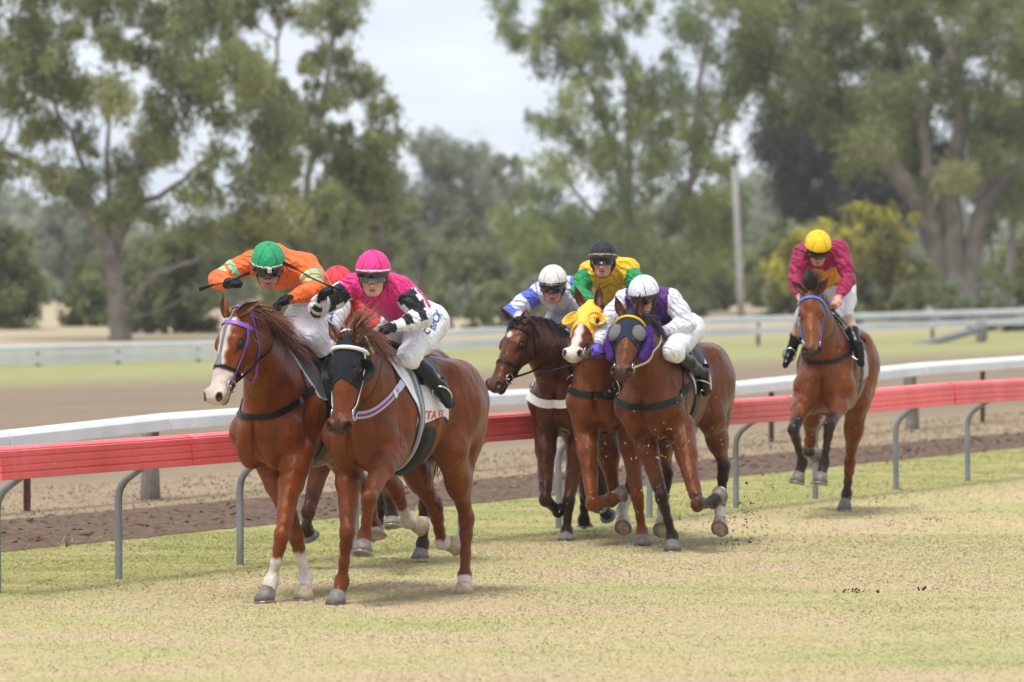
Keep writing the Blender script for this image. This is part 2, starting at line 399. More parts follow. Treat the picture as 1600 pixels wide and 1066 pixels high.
# ---------------------------------------------------------------- rails and fences
def faded(name, lo, hi, rough, scale, streak=(1, 1, .2)):
    t = NT(name); n1, n2 = t.noise(scale, 6), t.noise(scale * 3, 5, stretch=streak)
    t.base(t.ramp(t.math('ADD', t.math('MULTIPLY', n1, .6), t.math('MULTIPLY', n2, .4)), [(.32, lo), (.68, hi)])).set(Roughness=rough, Specular_IOR_Level=.35).bump(n2, .08, .01); return t.m
def scuffed(name, *a):
    m = faded(name, *a); nt = m.node_tree; t = NT.__new__(NT); t.m, t.t, t.b = m, nt, nt.nodes['Principled BSDF']
    src = t.b.inputs['Base Color'].links[0].from_socket; sc_ = t.noise(5, 8, stretch=(1, 1, 3), rough=.75); dr_ = t.noise(1.6, 6, stretch=(1, 1, .6), rough=.7)
    c = t.mix(t.ramp(sc_, [(.60, (0, 0, 0)), (.70, (.55, .55, .55))]), src, (.80, .46, .45)); c = t.mix(t.ramp(dr_, [(.56, (0, 0, 0)), (.72, (.45, .45, .45))]), c, (.30, .10, .08)); t.base(c); return m
M_REDR = scuffed('faded_red_plastic', (.66, .072, .080), (.86, .155, .162), .36, 1.3)
M_GALV = faded('galvanised_pipe', (.13, .137, .145), (.225, .233, .24), .55, 5)
M_WRAIL = faded('weathered_white_rail', (.62, .62, .62), (.84, .84, .85), .5, 1.1)
M_WOOD = faded('grey_fence_wood', (.11, .095, .08), (.27, .245, .22), .9, 6, (3, 3, .15))
M_RUST = faded('rusty_star_picket', (.055, .025, .018), (.13, .06, .04), .85, 8)
M_FARR = faded('pale_grey_rail', (.50, .51, .53), (.66, .67, .69), .5, .8)
def extrude(mb, path, prof, cap=True):
    """profile (offset towards the track, z) along path of ground points"""
    path = np.asarray(path, float); n = len(prof); V = []
    for i, p in enumerate(path):
        T = unit(path[min(i + 1, len(path) - 1)] - path[max(i - 1, 0)]); T[2] = 0; T = unit(T); N = A(T[1], -T[0], 0)
        V += [p + N * a + A(0, 0, b) for a, b in prof]
    Q = [[i * n + j, i * n + (j + 1) % n, (i + 1) * n + (j + 1) % n, (i + 1) * n + j] for i in range(len(path) - 1) for j in range(n)]
    V = np.array(V); m = len(path); c = len(V); V = np.r_[V, [V[:n].mean(0)], [V[-n:].mean(0)]]
    return mb.add(V, Q, [[c, (j + 1) % n, j] for j in range(n)] + [[c + 1, (m - 1) * n + j, (m - 1) * n + (j + 1) % n] for j in range(n)])
post_u = [-5, 185, 375, 555, 720, 873, 1015, 1150, 1274, 1400, 1512, 1622]
line_at = lambda u: (lambda c0, D: c0 + D * (((RA - c0) @ RN) / (D @ RN)))(A(0, 0, CAM_H), W(u, 600, 1.) - A(0, 0, CAM_H)) * A(1, 1, 0)
posts = [line_at(u) for u in post_u]; TRK = -RN
rr = empty('running_rail', RA, 'long faded red plastic running rail on curved grey pipe posts beside the turf', 'rail')
prof = []
for i in range(4):
    z0, z1 = .765 + i * .049, .765 + (i + 1) * .049
    prof += [(.285 + (.012 if i == 0 else 0) - .01 * (i == 3), z0 + .004), (.300 - .006 * i, z0 + .011), (.300 - .006 * i, z1 - .006), (.288 - .006 * i, z1 - .002)]
prof += [(.268, .968), (.24, .984), (.20, .985), (.165, .972), (.155, .94), (.155, .775), (.17, .763)]
def dz_at(u): return np.interp(u, [0, 240, 700, 1190, 1447, 1600], [0, .0, .005, -.012, .015, .0])
for a, b in ((-60, 241), (243, 560), (562, 925), (927, 1189), (1191, 1446), (1448, 1700)):
    us = np.linspace(a, b, 7); extrude(MB(), [line_at(u) + A(0, 0, dz_at(u)) for u in us], prof).build('rail_section', M_REDR, rr, smooth=False)
for p in posts:
    P = spline([p + A(0, 0, -.1), p + A(0, 0, .3), p + A(0, 0, .56), p + TRK * .035 + A(0, 0, .66), p + TRK * .12 + A(0, 0, .735), p + TRK * .225 + A(0, 0, .80)], 22)
    MB().tube(P, .0265, 12).build('post', M_GALV, rr)
# low white rail behind the dirt strip
WA, WB = G(252, 781), G(1435, 671); WT = unit(WB - WA); WN = A(-WT[1], WT[0], 0)
wl_at = lambda u: (lambda c0, D: c0 + D * (((WA - c0) @ WN) / (D @ WN)))(A(0, 0, CAM_H), W(u, 600, 1.) - A(0, 0, CAM_H)) * A(1, 1, 0)
def z_on(u, v, base): p = base(u); return W(u, v, p[1])[2]
wr_ = empty('white_rail', WA, 'low weathered white rail on timber and rusty steel posts behind the dirt strip', 'fence')
tops = [(-160, 688), (0, 673), (252, 646), (500, 629), (760, 611), (960, 602), (1140, 597), (1437, 567), (1620, 555), (1760, 546)]
for (u0, v0), (u1, v1) in zip(tops[:-1], tops[1:]):
    if (u0, u1) == (-160, 0): pass
    us = np.linspace(u0 + .8, u1 - .8, 4); P = [wl_at(u) + A(0, 0, z_on(u, v0 + (v1 - v0) * (u - u0) / (u1 - u0), wl_at)) for u in us]
    extrude(MB(), P, [(.085, -.155), (.095, -.148), (.095, -.05), (.07, -.012), (.0, .0), (-.06, -.012), (-.06, -.155)]).build('rail_section', M_WRAIL, wr_, smooth=False)
for u, v, r, m, nm in ((57, 690, .022, M_RUST, 'star_picket'), (252, 652, .085, M_WOOD, 'timber_post'), (1217, 600, .022, M_RUST, 'star_picket'), (1437, 572, .085, M_WOOD, 'timber_post'), (1546, 572, .022, M_RUST, 'star_picket'), (640, 640, .022, M_RUST, 'star_picket'), (905, 612, .085, M_WOOD, 'timber_post')):
    p = wl_at(u) + WN * .10; zt = z_on(u, v, wl_at) - .01; mb = MB()
    if nm == 'timber_post':
        P = np.linspace(0, 1, 6)[:, None] * A(0, 0, zt + .1) + p + A(-.012, 0, -.1); P += rng.normal(0, .006, P.shape); P[-1][2] = zt
        mb.tube(P, [r * 1.12, r * 1.05, r, r * .98, r * .97, r * .95], 11)
    else: 
        for a in (0, 2.09, 4.19): mb.box(p + A(math.cos(a) * r * .7, math.sin(a) * r * .7, zt / 2 - .05), A(math.cos(a), math.sin(a), 0) * r, A(-math.sin(a), math.cos(a), 0) * .005, A(0, 0, zt / 2 + .05))
    mb.build(nm, m, wr_, smooth=(nm == 'timber_post'))
# far double rail
fr = empty('far_rail', FA, 'distant double pale rail running in front of the trees', 'fence')
f_at = lambda u: (lambda c0, D: c0 + D * (((FA - c0) @ FN) / (D @ FN)))(A(0, 0, CAM_H), W(u, 520, 1.) - A(0, 0, CAM_H)) * A(1, 1, 0)
for nm, pts, hgt in (('top_rail', [(-120, 545), (0, 541), (330, 533), (700, 515), (1100, 497), (1600, 482), (1750, 478)], .14), ('lower_rail', [(-120, 560), (0, 556), (330, 547), (700, 533), (1100, 514), (1600, 496), (1750, 491)], .175)):
    us = np.linspace(-120, 1750, 25); vs = np.interp(us, [p[0] for p in pts], [p[1] for p in pts])
    extrude(MB(), [f_at(u) + A(0, 0, z_on(u, v, f_at)) for u, v in zip(us, vs)], [(.05, -hgt), (.05, -.02), (.02, 0), (-.04, -.01), (-.04, -hgt)]).build(nm, M_FARR, fr, smooth=False)
for u in list(range(-60, 1400, 125)) + [1462, 1545, 1620]:
    p = f_at(u); zt = z_on(u, float(np.interp(u, [0, 330, 700, 1100, 1600], [541, 533, 515, 497, 482])), f_at) - .03
    MB().tube([p + FN * .09, p + FN * .09 + A(0, 0, zt)], .045, 8).build('post', M_WOOD if u in (1545,) else M_GALV, fr)
lp, lq = G(1410, 561), None
br_ = empty('sloping_rail', f_at(1415) - FN * 4, 'pale grey rail sloping down from a post of the far rail', 'rail')
d_ = f_at(1460)[1] - 4; MB().tube([W(1412, 545, d_), W(1470, 531, d_), W(1533, 514, d_ + 2)], .085, 8).build('rail', M_GALV, br_)
MB().tube([W(1533, 502, d_ + 2.3), W(1533, 550, d_ + 2.3)], .12, 8).build('post', M_WOOD, br_)
po = empty('timber_pole', G(1158, 505), 'bare grey timber pole standing alone in front of the trees', 'pole')
pd = 172.; P = [W(1158.5, 505, pd), W(1156, 430, pd), W(1151.5, 340, pd), W(1147.5, 263, pd)]
MB().tube(P + [P[-1] + A(0, 0, .04)], [.115, .11, .104, .098, .06], 12).build('pole', faded('pole_wood', (.24, .23, .22), (.40, .385, .37), .85, 2), po)

# ---------------------------------------------------------------- trees
def leaf_mat(name, stops, tr=.25):
    t = NT(name); s = t.attr('shade'); c = t.ramp(s, stops); t.base(c).set(Roughness=.55, Specular_IOR_Level=.3)
    tl = t.n('ShaderNodeBsdfTranslucent', {'Color': c}); mx = t.n('ShaderNodeMixShader', {0: tr, 1: t.b.outputs[0], 2: tl.outputs[0]})
    t.link(mx.outputs[0], t.t.nodes['Material Output'].inputs['Surface']); return t.m
M_LEAF = leaf_mat('gum_leaves', [(0, (0.111, 0.130, 0.065)), (.35, (0.223, 0.248, 0.106)), (.7, (0.346, 0.361, 0.138)), (1, (0.497, 0.469, 0.190))], .5)
M_LEAFG = leaf_mat('green_gum_leaves', [(0, (0.108, 0.137, 0.070)), (.35, (0.211, 0.262, 0.117)), (.7, (0.339, 0.390, 0.143)), (1, (0.487, 0.514, 0.187))], .5)
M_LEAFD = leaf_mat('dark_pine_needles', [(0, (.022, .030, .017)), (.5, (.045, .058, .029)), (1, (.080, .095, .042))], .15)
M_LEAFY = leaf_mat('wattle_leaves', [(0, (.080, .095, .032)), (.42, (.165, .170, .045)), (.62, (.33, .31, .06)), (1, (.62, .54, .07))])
M_LEAFF = leaf_mat('hazed_far_leaves', [(0, (.22, .245, .185)), (.5, (.31, .335, .235)), (1, (.40, .415, .28))], .5)  # distance haze is put into this leaf colour: paler and greyer
M_LEAFP = leaf_mat('pale_olive_leaves', [(0, (0.132, 0.153, 0.083)), (.5, (0.226, 0.252, 0.117)), (1, (0.338, 0.346, 0.156))], .5)
M_BARK = faded('gum_bark', (.11, .095, .08), (.30, .265, .235), .9, 2.2, (4, 4, .12))
M_BARKD = faded('dark_bark', (.045, .036, .030), (.12, .10, .085), .9, 2.2, (4, 4, .12))
def inpoly(p, poly):
    x, y = p; r = False
    for (x0, y0), (x1, y1) in zip(poly, poly[1:] + poly[:1]):
        if (y0 > y) != (y1 > y) and x < (x1 - x0) * (y - y0) / (y1 - y0) + x0: r = not r
    return r
def tree(name, label, cat, base, crown, n, rpx, leaves, mat, stems=(), group=None, seed=0, trunk_r=.22, depth=1.0, holes=(), bark=None, leaf=(.15, .035), droop=.6, d=None, hue=0., topshade=0.):
    r = random.Random(seed); R = np.random.RandomState(seed); b = G(*base); d = d or b[1]; b = W(base[0], base[1], d) * A(1, 1, 0); m = d / FPX
    root = empty(name, b, label, cat, group); bark = bark or M_BARK
    us, vs = [p[0] for p in crown], [p[1] for p in crown]; puffs = []; tries = 0
    while len(puffs) < n and tries < n * 200:
        tries += 1; p = (r.uniform(min(us), max(us)), r.uniform(min(vs), max(vs))); rad = r.uniform(*rpx)
        if not inpoly(p, crown) or any(math.hypot(p[0] - h[0], p[1] - h[1]) < h[2] + rad * .55 for h in holes): continue
        dmin = min([math.hypot(p[0] - q[0], p[1] - q[1]) for q in puffs] or [1e9])
        if dmin < rad * (.85 if tries < n * 60 else .4): continue
        puffs.append((p[0], p[1], rad))
    wid = (max(us) - min(us)) * m * .5 * depth
    # trunk and limbs
    mb = MB(); nodes = []
    for st in (stems or [[base, ((min(us) + max(us)) / 2, (min(vs) + max(vs)) / 2)]]):
        k = st[-1] if not isinstance(st[-1], tuple) else 1.; pts = [q for q in st if isinstance(q, tuple)]
        dd = 0; Ps = []
        for i, q in enumerate(pts): Ps.append(W(q[0], q[1], d + dd)); dd += r.uniform(-.25, .25) * wid * .3
        if pts[0] == base: Ps[0] = b - A(0, 0, .1)
        S = spline(Ps, max(6, 4 * len(Ps))); S[1:] += R.normal(0, .03, S[1:].shape); rad = trunk_r * k * np.linspace(1, .35, len(S)); 
        if pts[0] == base: rad[0] *= 1.5; rad[1] *= 1.12
        mb.tube(S, rad, 9); nodes += [(S[i], rad[i]) for i in range(len(S)) if i > 1]
    C = []
    for u, v, rad in sorted(puffs, key=lambda q: -q[1]):
        c = W(u, v, d + R.uniform(-1, 1) * wid * math.sqrt(max(.1, 1 - ((u - (min(us) + max(us)) / 2) / ((max(us) - min(us)) / 2 + 1)) ** 2))); C.append((c, rad * m))
        best = min(nodes, key=lambda nd: np.linalg.norm(c - nd[0]) + 2.5 * max(0, nd[0][2] - c[2] + .3 * np.linalg.norm((c - nd[0])[:2])))
        a, ra = best; L = np.linalg.norm(c - a); mp = a * .5 + c * .5 + A(0, 0, -.10 * L) + R.normal(0, .07 * L, 3); S = spline([a, mp, c], 7)
        r0 = min(ra * .7, .009 * L + .022); rs = np.linspace(r0, .018, 7); mb.tube(S, rs, 6, False); nodes += [(S[i], rs[i]) for i in (2, 3, 4, 5, 6)]
        for _ in range(4):
            e = c + R.normal(0, .55, 3) * rad * m; mb.tube(spline([c, (c + e) / 2 + R.normal(0, .1, 3) * rad * m, e], 4), [.02, .015, .012, .008], 4, False)
    mb.build('trunk', bark, root)
    # leaves gathered in sprays through each clump
    tot = sum(q[1] ** 2 for q in C); P, SH, SC = [], [], []
    zmin, zmax = min(c[2] for c, _ in C), max(c[2] for c, _ in C) + .01
    for c, rad in C:
        N = max(12, int(2.1 * leaves * rad ** 2 / tot)); ns = max(6, int(N / 26)); tone = R.normal(hue, .13)
        o = R.normal(0, 1, (ns, 3)); o /= np.linalg.norm(o, axis=1, keepdims=True); o *= (R.uniform(.1, 1, (ns, 1)) ** .5) * rad * A(1.25, 1.25, .85)
        idx = R.randint(0, ns, N); sp = R.normal(0, .21, (N, 3)) * rad * A(1.1, 1.1, 1.45)
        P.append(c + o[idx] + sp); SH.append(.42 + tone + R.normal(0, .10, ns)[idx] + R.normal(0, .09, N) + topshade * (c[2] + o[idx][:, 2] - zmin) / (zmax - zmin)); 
    P = np.concatenate(P); SH = np.clip(np.concatenate(SH), 0, 1); k = P[:, 2] > .05; P, SH = P[k], SH[k]; N = len(P)
    ld = R.normal(0, 1, (N, 3)); ld[:, 2] -= droop * 2; ld /= np.linalg.norm(ld, axis=1, keepdims=True)
    sd = np.cross(ld, R.normal(0, 1, (N, 3))); sd /= np.linalg.norm(sd, axis=1, keepdims=True)
    L = leaf[0] * R.uniform(.6, 1.4, (N, 1)) * max(1, d / 170); w = leaf[1] * R.uniform(.7, 1.3, (N, 1)) * max(1, d / 170)
    V = np.stack([P - ld * L / 2, P + sd * w / 2, P + ld * L / 2, P - sd * w / 2], 1).reshape(-1, 3)
    link_mesh('crown', np_mesh('crown', V, np.arange(4 * N).reshape(-1, 4), False, {'shade': np.repeat(SH, 4)}), mat, root)
    return root
if not os.environ.get('NOTREES'):
    LG = (.19, .058)
    tree('gum_tree', 'wide old gum tree with forked dark limbs at the far left of the picture', 'tree', (186, 532), [(-70, -60), (320, -60), (335, 40), (400, 110), (440, 190), (440, 330), (400, 420), (330, 440), (280, 330), (200, 350), (140, 320), (70, 290), (-70, 240)], 100, (18, 42), 24000, M_LEAF,
         [[(186, 532), (182, 460), (172, 405), (150, 350), (110, 300), (50, 260), (-20, 228), 1.3], [(178, 420), (190, 340), (210, 290), (215, 220), .8], [(176, 410), (210, 330), (260, 300), (330, 250), .7], [(205, 480), (240, 430), (300, 410), (345, 385), .55], [(160, 380), (120, 240), (60, 110), .5], [(170, 400), (165, 260), (175, 120), .5]],
         seed=3, trunk_r=.185, holes=[(160, 105, 20), (190, 205, 22), (250, 290, 24), (115, 175, 14), (90, 240, 13), (325, 80, 14), (300, 245, 12), (228, 150, 13)], leaf=LG)
    tree('gum_tree', 'tall slender gum tree with loose hanging foliage left of the sky gap', 'tree', (478, 520), [(350, -60), (560, -60), (548, 60), (520, 120), (590, 112), (606, 190), (592, 330), (560, 400), (500, 440), (440, 420), (420, 300), (385, 200), (350, 90)], 76, (14, 34), 14500, M_LEAF,
         [[(478, 520), (474, 420), (478, 300), (500, 180), (520, 60), (530, -40), 1.], [(476, 400), (440, 250), (430, 120), (450, -20), .7], [(600, 385), (580, 320), (555, 270), (530, 240), .6]], seed=5, trunk_r=.14, holes=[(450, 60, 16), (475, 275, 14), (548, 180, 18), (410, 60, 14), (500, 60, 12)], leaf=LG, hue=.04)
    tree('gum_tree', 'broad leafy green gum tree right of the sky gap with a leaning dark limb', 'tree', (1005, 492), [(772, 0), (800, 10), (850, 95), (858, -60), (1200, -60), (1195, 120), (1180, 260), (1155, 340), (1130, 410), (1060, 455), (960, 445), (860, 430), (812, 395), (802, 330), (835, 290), (818, 215), (850, 170), (800, 80)], 126, (17, 40), 27000, M_LEAFG,
         [[(1005, 492), (1030, 400), (1065, 320), (1080, 280), (1090, 150), (1110, 20), 1.], [(985, 480), (990, 380), (960, 250), (920, 130), (850, 60), (790, 30), .8], [(1065, 320), (1120, 200), (1160, 60), .6], [(990, 400), (900, 300), (850, 230), .5], [(985, 300), (980, 150), (960, 0), .6]], seed=7, trunk_r=.19, holes=[(1100, 120, 16), (1165, 205, 18), (1010, 60, 14), (870, 140, 12), (1120, 60, 12)], leaf=LG, hue=.06)
    tree('gum_tree', 'huge spreading gum tree with a flared pale trunk at the right', 'tree', (1490, 492), [(1160, -60), (1660, -60), (1660, 330), (1570, 330), (1500, 300), (1440, 300), (1390, 250), (1330, 270), (1270, 190), (1215, 210), (1180, 100)], 124, (20, 46), 42000, M_LEAF,
         [[(1490, 492), (1468, 400), (1430, 310), (1370, 235), (1300, 160), (1240, 90), 1.6], [(1490, 492), (1492, 400), (1490, 300), (1500, 180), (1480, 40), 1.5], [(1490, 492), (1515, 420), (1535, 330), (1580, 270), (1640, 220), 1.3], [(1478, 430), (1450, 300), (1440, 180), (1400, 60), .9], [(1505, 430), (1535, 300), (1550, 150), .8], [(1476, 480), (1462, 420), (1470, 330), (1475, 250), 1.1]],
         seed=11, trunk_r=.30, holes=[(1225, 235, 16), (1445, 75, 8), (1335, 130, 8)], leaf=LG)
    tree('gum_tree', 'slim leaning gum tree behind the flared trunk at the right edge', 'tree', (1566, 488), [(1540, 150), (1660, 140), (1660, 330), (1600, 340), (1550, 300)], 16, (24, 40), 5000, M_LEAF, [[(1566, 488), (1578, 400), (1592, 300), (1600, 200), 1.]], seed=12, trunk_r=.22, leaf=LG, d=215)
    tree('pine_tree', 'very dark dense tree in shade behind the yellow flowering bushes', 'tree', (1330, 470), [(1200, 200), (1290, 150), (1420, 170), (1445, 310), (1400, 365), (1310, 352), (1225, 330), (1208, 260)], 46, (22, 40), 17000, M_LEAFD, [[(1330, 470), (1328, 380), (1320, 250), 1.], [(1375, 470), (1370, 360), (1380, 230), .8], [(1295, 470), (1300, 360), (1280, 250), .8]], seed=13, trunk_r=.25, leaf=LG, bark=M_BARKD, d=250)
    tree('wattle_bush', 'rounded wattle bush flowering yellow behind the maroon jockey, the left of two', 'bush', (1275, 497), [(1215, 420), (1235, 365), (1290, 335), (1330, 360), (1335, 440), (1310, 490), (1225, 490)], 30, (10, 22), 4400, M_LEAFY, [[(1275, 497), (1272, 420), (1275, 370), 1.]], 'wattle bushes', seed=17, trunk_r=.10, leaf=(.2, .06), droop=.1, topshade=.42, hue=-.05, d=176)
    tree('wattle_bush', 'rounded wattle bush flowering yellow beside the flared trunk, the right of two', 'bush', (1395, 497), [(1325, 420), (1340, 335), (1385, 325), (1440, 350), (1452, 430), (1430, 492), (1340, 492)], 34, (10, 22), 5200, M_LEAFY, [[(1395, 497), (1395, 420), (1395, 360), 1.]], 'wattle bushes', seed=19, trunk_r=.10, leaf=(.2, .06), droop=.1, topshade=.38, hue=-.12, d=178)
    for i, (lab, base, poly, n, rp, lv, mt, dd, tr_) in enumerate((
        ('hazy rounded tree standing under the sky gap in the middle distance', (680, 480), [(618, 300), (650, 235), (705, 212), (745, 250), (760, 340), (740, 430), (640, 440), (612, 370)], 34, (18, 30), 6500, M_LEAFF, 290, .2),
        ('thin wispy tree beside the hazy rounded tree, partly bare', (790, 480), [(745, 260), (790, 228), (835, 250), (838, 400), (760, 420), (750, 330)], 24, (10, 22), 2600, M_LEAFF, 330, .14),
        ('slender gum with a dark slanting trunk behind the pink cap jockey', (615, 500), [(540, 250), (600, 240), (606, 350), (590, 420), (520, 430), (515, 320)], 20, (16, 28), 4200, M_LEAF, 190, .15),
        ('shaggy olive sapling at the left edge of the picture', (20, 545), [(-60, 380), (10, 362), (52, 400), (60, 470), (40, 520), (-60, 520)], 22, (15, 28), 4200, M_LEAFG, 160, .1),
        ('bushy olive sapling growing left of the forked gum trunk', (125, 545), [(95, 450), (130, 410), (160, 440), (165, 505), (100, 515)], 12, (12, 22), 1800, M_LEAFG, 165, .07),
        ('leafy young tree growing between the forked gum and the orange jockey', (258, 538), [(198, 420), (250, 375), (318, 385), (345, 450), (330, 515), (205, 520)], 26, (16, 30), 5200, M_LEAFG, 152, .1),
        ('olive bush in front of the slender gum, right of the green cap', (470, 520), [(420, 420), (480, 380), (540, 400), (560, 480), (430, 500)], 18, (16, 28), 3600, M_LEAF, 185, .1),
        ('low olive bush behind the rail, between pink cap and white cap', (745, 500), [(705, 430), (745, 400), (790, 420), (800, 480), (710, 490)], 16, (13, 24), 3300, M_LEAFG, 190, .08),
        ('yellowish bush behind the white cap jockey and the black cap jockey', (850, 500), [(800, 420), (850, 395), (910, 420), (920, 480), (805, 490)], 18, (14, 24), 3400, M_LEAFG, 196, .08),
        ('dull green thicket under the broad green gum, beside the timber pole', (1090, 500), [(1000, 430), (1080, 400), (1140, 420), (1145, 490), (1010, 495)], 20, (14, 26), 3600, M_LEAF, 205, .08),
        ('dull green bush between the timber pole and the wattle', (1195, 500), [(1165, 420), (1200, 380), (1230, 420), (1232, 490), (1168, 492)], 12, (12, 22), 2200, M_LEAF, 215, .08),
        ('grey green thicket behind the slim leaning gum at the right edge', (1600, 492), [(1520, 420), (1580, 370), (1660, 380), (1660, 490), (1530, 490)], 20, (16, 28), 3600, M_LEAF, 225, .08),
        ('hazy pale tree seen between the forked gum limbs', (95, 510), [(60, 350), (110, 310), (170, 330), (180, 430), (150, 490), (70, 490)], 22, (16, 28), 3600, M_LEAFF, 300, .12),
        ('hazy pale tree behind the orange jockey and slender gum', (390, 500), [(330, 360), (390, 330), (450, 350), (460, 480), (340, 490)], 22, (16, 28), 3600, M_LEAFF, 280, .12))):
        tree('bush' if 'bush' in lab or 'thicket' in lab else 'background_tree', lab, 'bush' if 'bush' in lab or 'thicket' in lab else 'tree', base, poly, n, rp, lv, M_LEAFP if mt is M_LEAFG else mt, [], 'trees and bushes beyond the far rail', seed=30 + i, trunk_r=tr_, d=dd, leaf=(.24, .075), droop=.3, hue=(.16 if 'yellowish' in lab else 0))
    R0 = random.Random(4)
    for i, (u, top, dd, lean) in enumerate(((640, 330, 235, 18), (700, 360, 250, -8), (738, 350, 262, 10), (892, 330, 240, -14), (938, 345, 255, 6), (1118, 330, 245, 20), (1222, 350, 262, -6), (560, 330, 240, 24), (405, 380, 250, -10), (300, 400, 235, 12), (1540, 330, 230, 14))):
        tree('background_tree', 'slim %s sapling %s' % ('grey stemmed' if i % 2 else 'dark stemmed', ['under the sky gap', 'below the hazy rounded tree', 'right of the hazy rounded tree', 'behind the black cap jockey', 'above the black cap jockey', 'left of the timber pole', 'between pole and dark pine', 'above the pink cap jockey', 'above the green cap jockey', 'right of the forked gum', 'right of the flared trunk'][i]), 'tree', (u + lean, YH + 20700 / dd), [(u - 22, top + 30), (u, top - 18), (u + 24, top + 26), (u + 12, top + 60), (u - 14, top + 60)], 7, (8, 15), 700, M_LEAFP, [[(u + lean, YH + 20700 / dd), (u + lean * .6, top + 60), (u, top), 1.]], 'saplings beyond the far rail', seed=300 + i, trunk_r=.10, leaf=(.22, .07), droop=.4, d=dd, bark=M_BARKD if i % 2 == 0 else M_BARK)
    for i in range(20):
        u = (330 + i * 74 if i < 18 else (i - 18) * 190 + 20) + R0.uniform(-30, 30); d = R0.uniform(205, 270); v = YH + 20700 / d; hh = R0.uniform(45, 100); ww = R0.uniform(60, 95); sd = i % 3
        tree('bush', ('low scrubby bush %s in the undergrowth' % ['of greyish leaves', 'of dull green leaves', 'of pale olive leaves'][sd]) + ' beyond the far rail', 'bush', (u, v), [(u - ww, v - hh * .4), (u - ww * .5, v - hh), (u + ww * .4, v - hh * .9), (u + ww, v - hh * .5), (u + ww * .9, v + 1), (u - ww * .9, v + 1)], 20, (14, 26), 2600, [M_LEAFF, M_LEAFP, M_LEAFP][sd], [], 'scrub beyond the far rail', seed=200 + i, trunk_r=.06, leaf=(.24, .075), droop=.2, d=d)
    for i in range(17):
        u = 545 + i * 64 + R0.uniform(-22, 22); d = R0.uniform(152, 185); v = YH + 20700 / d; hh = R0.uniform(38, 72); ww = R0.uniform(42, 66); sd = i % 2
        if abs(u - 1158) < 50: continue
        tree('bush', 'knee high %s shrub close behind the far rail' % ['pale olive', 'grey green'][sd], 'bush', (u, v), [(u - ww, v - hh * .4), (u - ww * .5, v - hh), (u + ww * .4, v - hh * .9), (u + ww, v - hh * .5), (u + ww * .9, v + 1), (u - ww * .9, v + 1)], 14, (9, 19), 1700, [M_LEAFP, M_LEAFF][sd], [], 'shrubs close behind the far rail', seed=400 + i, trunk_r=.04, leaf=(.17, .055), droop=.1, d=d)
    # the far wood that closes the horizon
    R = np.random.RandomState(77); P = []; SH = []
    for i in range(480):
        dd = R.uniform(400, 620); x = (R.uniform(-.1, .1) if i < 210 else R.choice([-1, 1]) * R.uniform(.1, .42)) * dd; u = x / dd * FPX + CX
        top = np.interp(u, [-100, 0, 60, 330, 620, 760, 850, 1120, 1180, 1240, 1700], [300, 290, 330, 350, 370, 380, 340, 300, 255, 300, 330]) + R.uniform(-10, 50)
        ht = CAM_H + (YH - top) / FPX * dd; rad = R.uniform(2.2, 4.2); N = 420
        o = R.normal(0, 1, (N, 3)); o /= np.linalg.norm(o, axis=1, keepdims=True); o *= R.uniform(.2, 1, (N, 1)) ** .4
        P.append(A(x, dd, ht * .55) + o * A(rad, rad, ht * .46)); SH.append(np.clip(.45 + R.normal(0, .12) + R.normal(0, .12, N), 0, 1))
    P = np.concatenate(P); SH = np.concatenate(SH); N = len(P); ld = R.normal(0, 1, (N, 3)); ld /= np.linalg.norm(ld, axis=1, keepdims=True); sd = np.cross(ld, R.normal(0, 1, (N, 3))); sd /= np.linalg.norm(sd, axis=1, keepdims=True)
    V = np.stack([P - ld * .5, P + sd * .3, P + ld * .5, P - sd * .3], 1).reshape(-1, 3)
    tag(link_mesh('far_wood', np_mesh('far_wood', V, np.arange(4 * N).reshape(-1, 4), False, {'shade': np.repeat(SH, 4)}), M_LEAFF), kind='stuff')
# ---------------------------------------------------------------- horses
def coat_mat(name, rough=.33, spec=.34):
    t = NT(name); c = t.attr('coat', True)
    nz = t.noise(9, 6); fine = t.noise(260, 2, stretch=(1, 1, .35))
    v = t.ramp(nz, [(.3, (.66, .62, .58)), (.7, (1.18, 1.18, 1.18))])
    c = t.mix(1, c, v, 'MULTIPLY')
    c = t.mix(1, c, t.ramp(fine, [(.3, (.80, .78, .76)), (.7, (1.16, 1.16, 1.16))]), 'MULTIPLY')
    t.base(c).set(Roughness=t.math('ADD', t.math('MULTIPLY', nz, .22), rough - .1), Specular_IOR_Level=spec, Specular_Tint=(1., .62, .42, 1))
    veins = t.noise(24, 3, stretch=(1, 1, .5)); musc = t.noise(7, 2, stretch=(1, 1, .55), rough=.4)
    t.bump(t.math('ADD', t.math('ADD', t.math('MULTIPLY', veins, .22), t.math('MULTIPLY', musc, 1.0)), t.math('MULTIPLY', fine, .03)), .95, .05)
    return t.m
M_COAT = coat_mat('horse_coat')
M_HOOF = plain('hoof_horn', (.16, .138, .12), .55, .35, 30, .3, 90)
M_SHOE = plain('shoe_metal', (.35, .35, .36), .4, .1, 40, Metallic=.9)
M_EYE = plain('horse_eye', (.012, .007, .005), .06, .1)
M_LEATHER = plain('dark_leather', (.008, .007, .0065), .42, .3, 40, .2, 200)
M_BROWNL = plain('brown_leather', (.10, .035, .018), .4, .25, 40, .2, 200)
M_WHITES = plain('white_strap', (.72, .70, .68), .55, .08, 60, .2, 300)
M_METAL = plain('bit_steel', (.6, .6, .6), .22, .1, 30, Metallic=1.)
M_RUBBER = plain('black_neoprene', (.009, .0095, .011), .6, .2, 60, .3, 400, .002)
def hair_mat(name, c):
    t = NT(name); f = t.attr('shade')
    t.base(t.ramp(f, [(0, tuple(x * .55 for x in c)), (.6, c), (1, tuple(min(1, x * 1.7 + .01) for x in c))])).set(Roughness=.45, Specular_IOR_Level=.4)
    return t.m

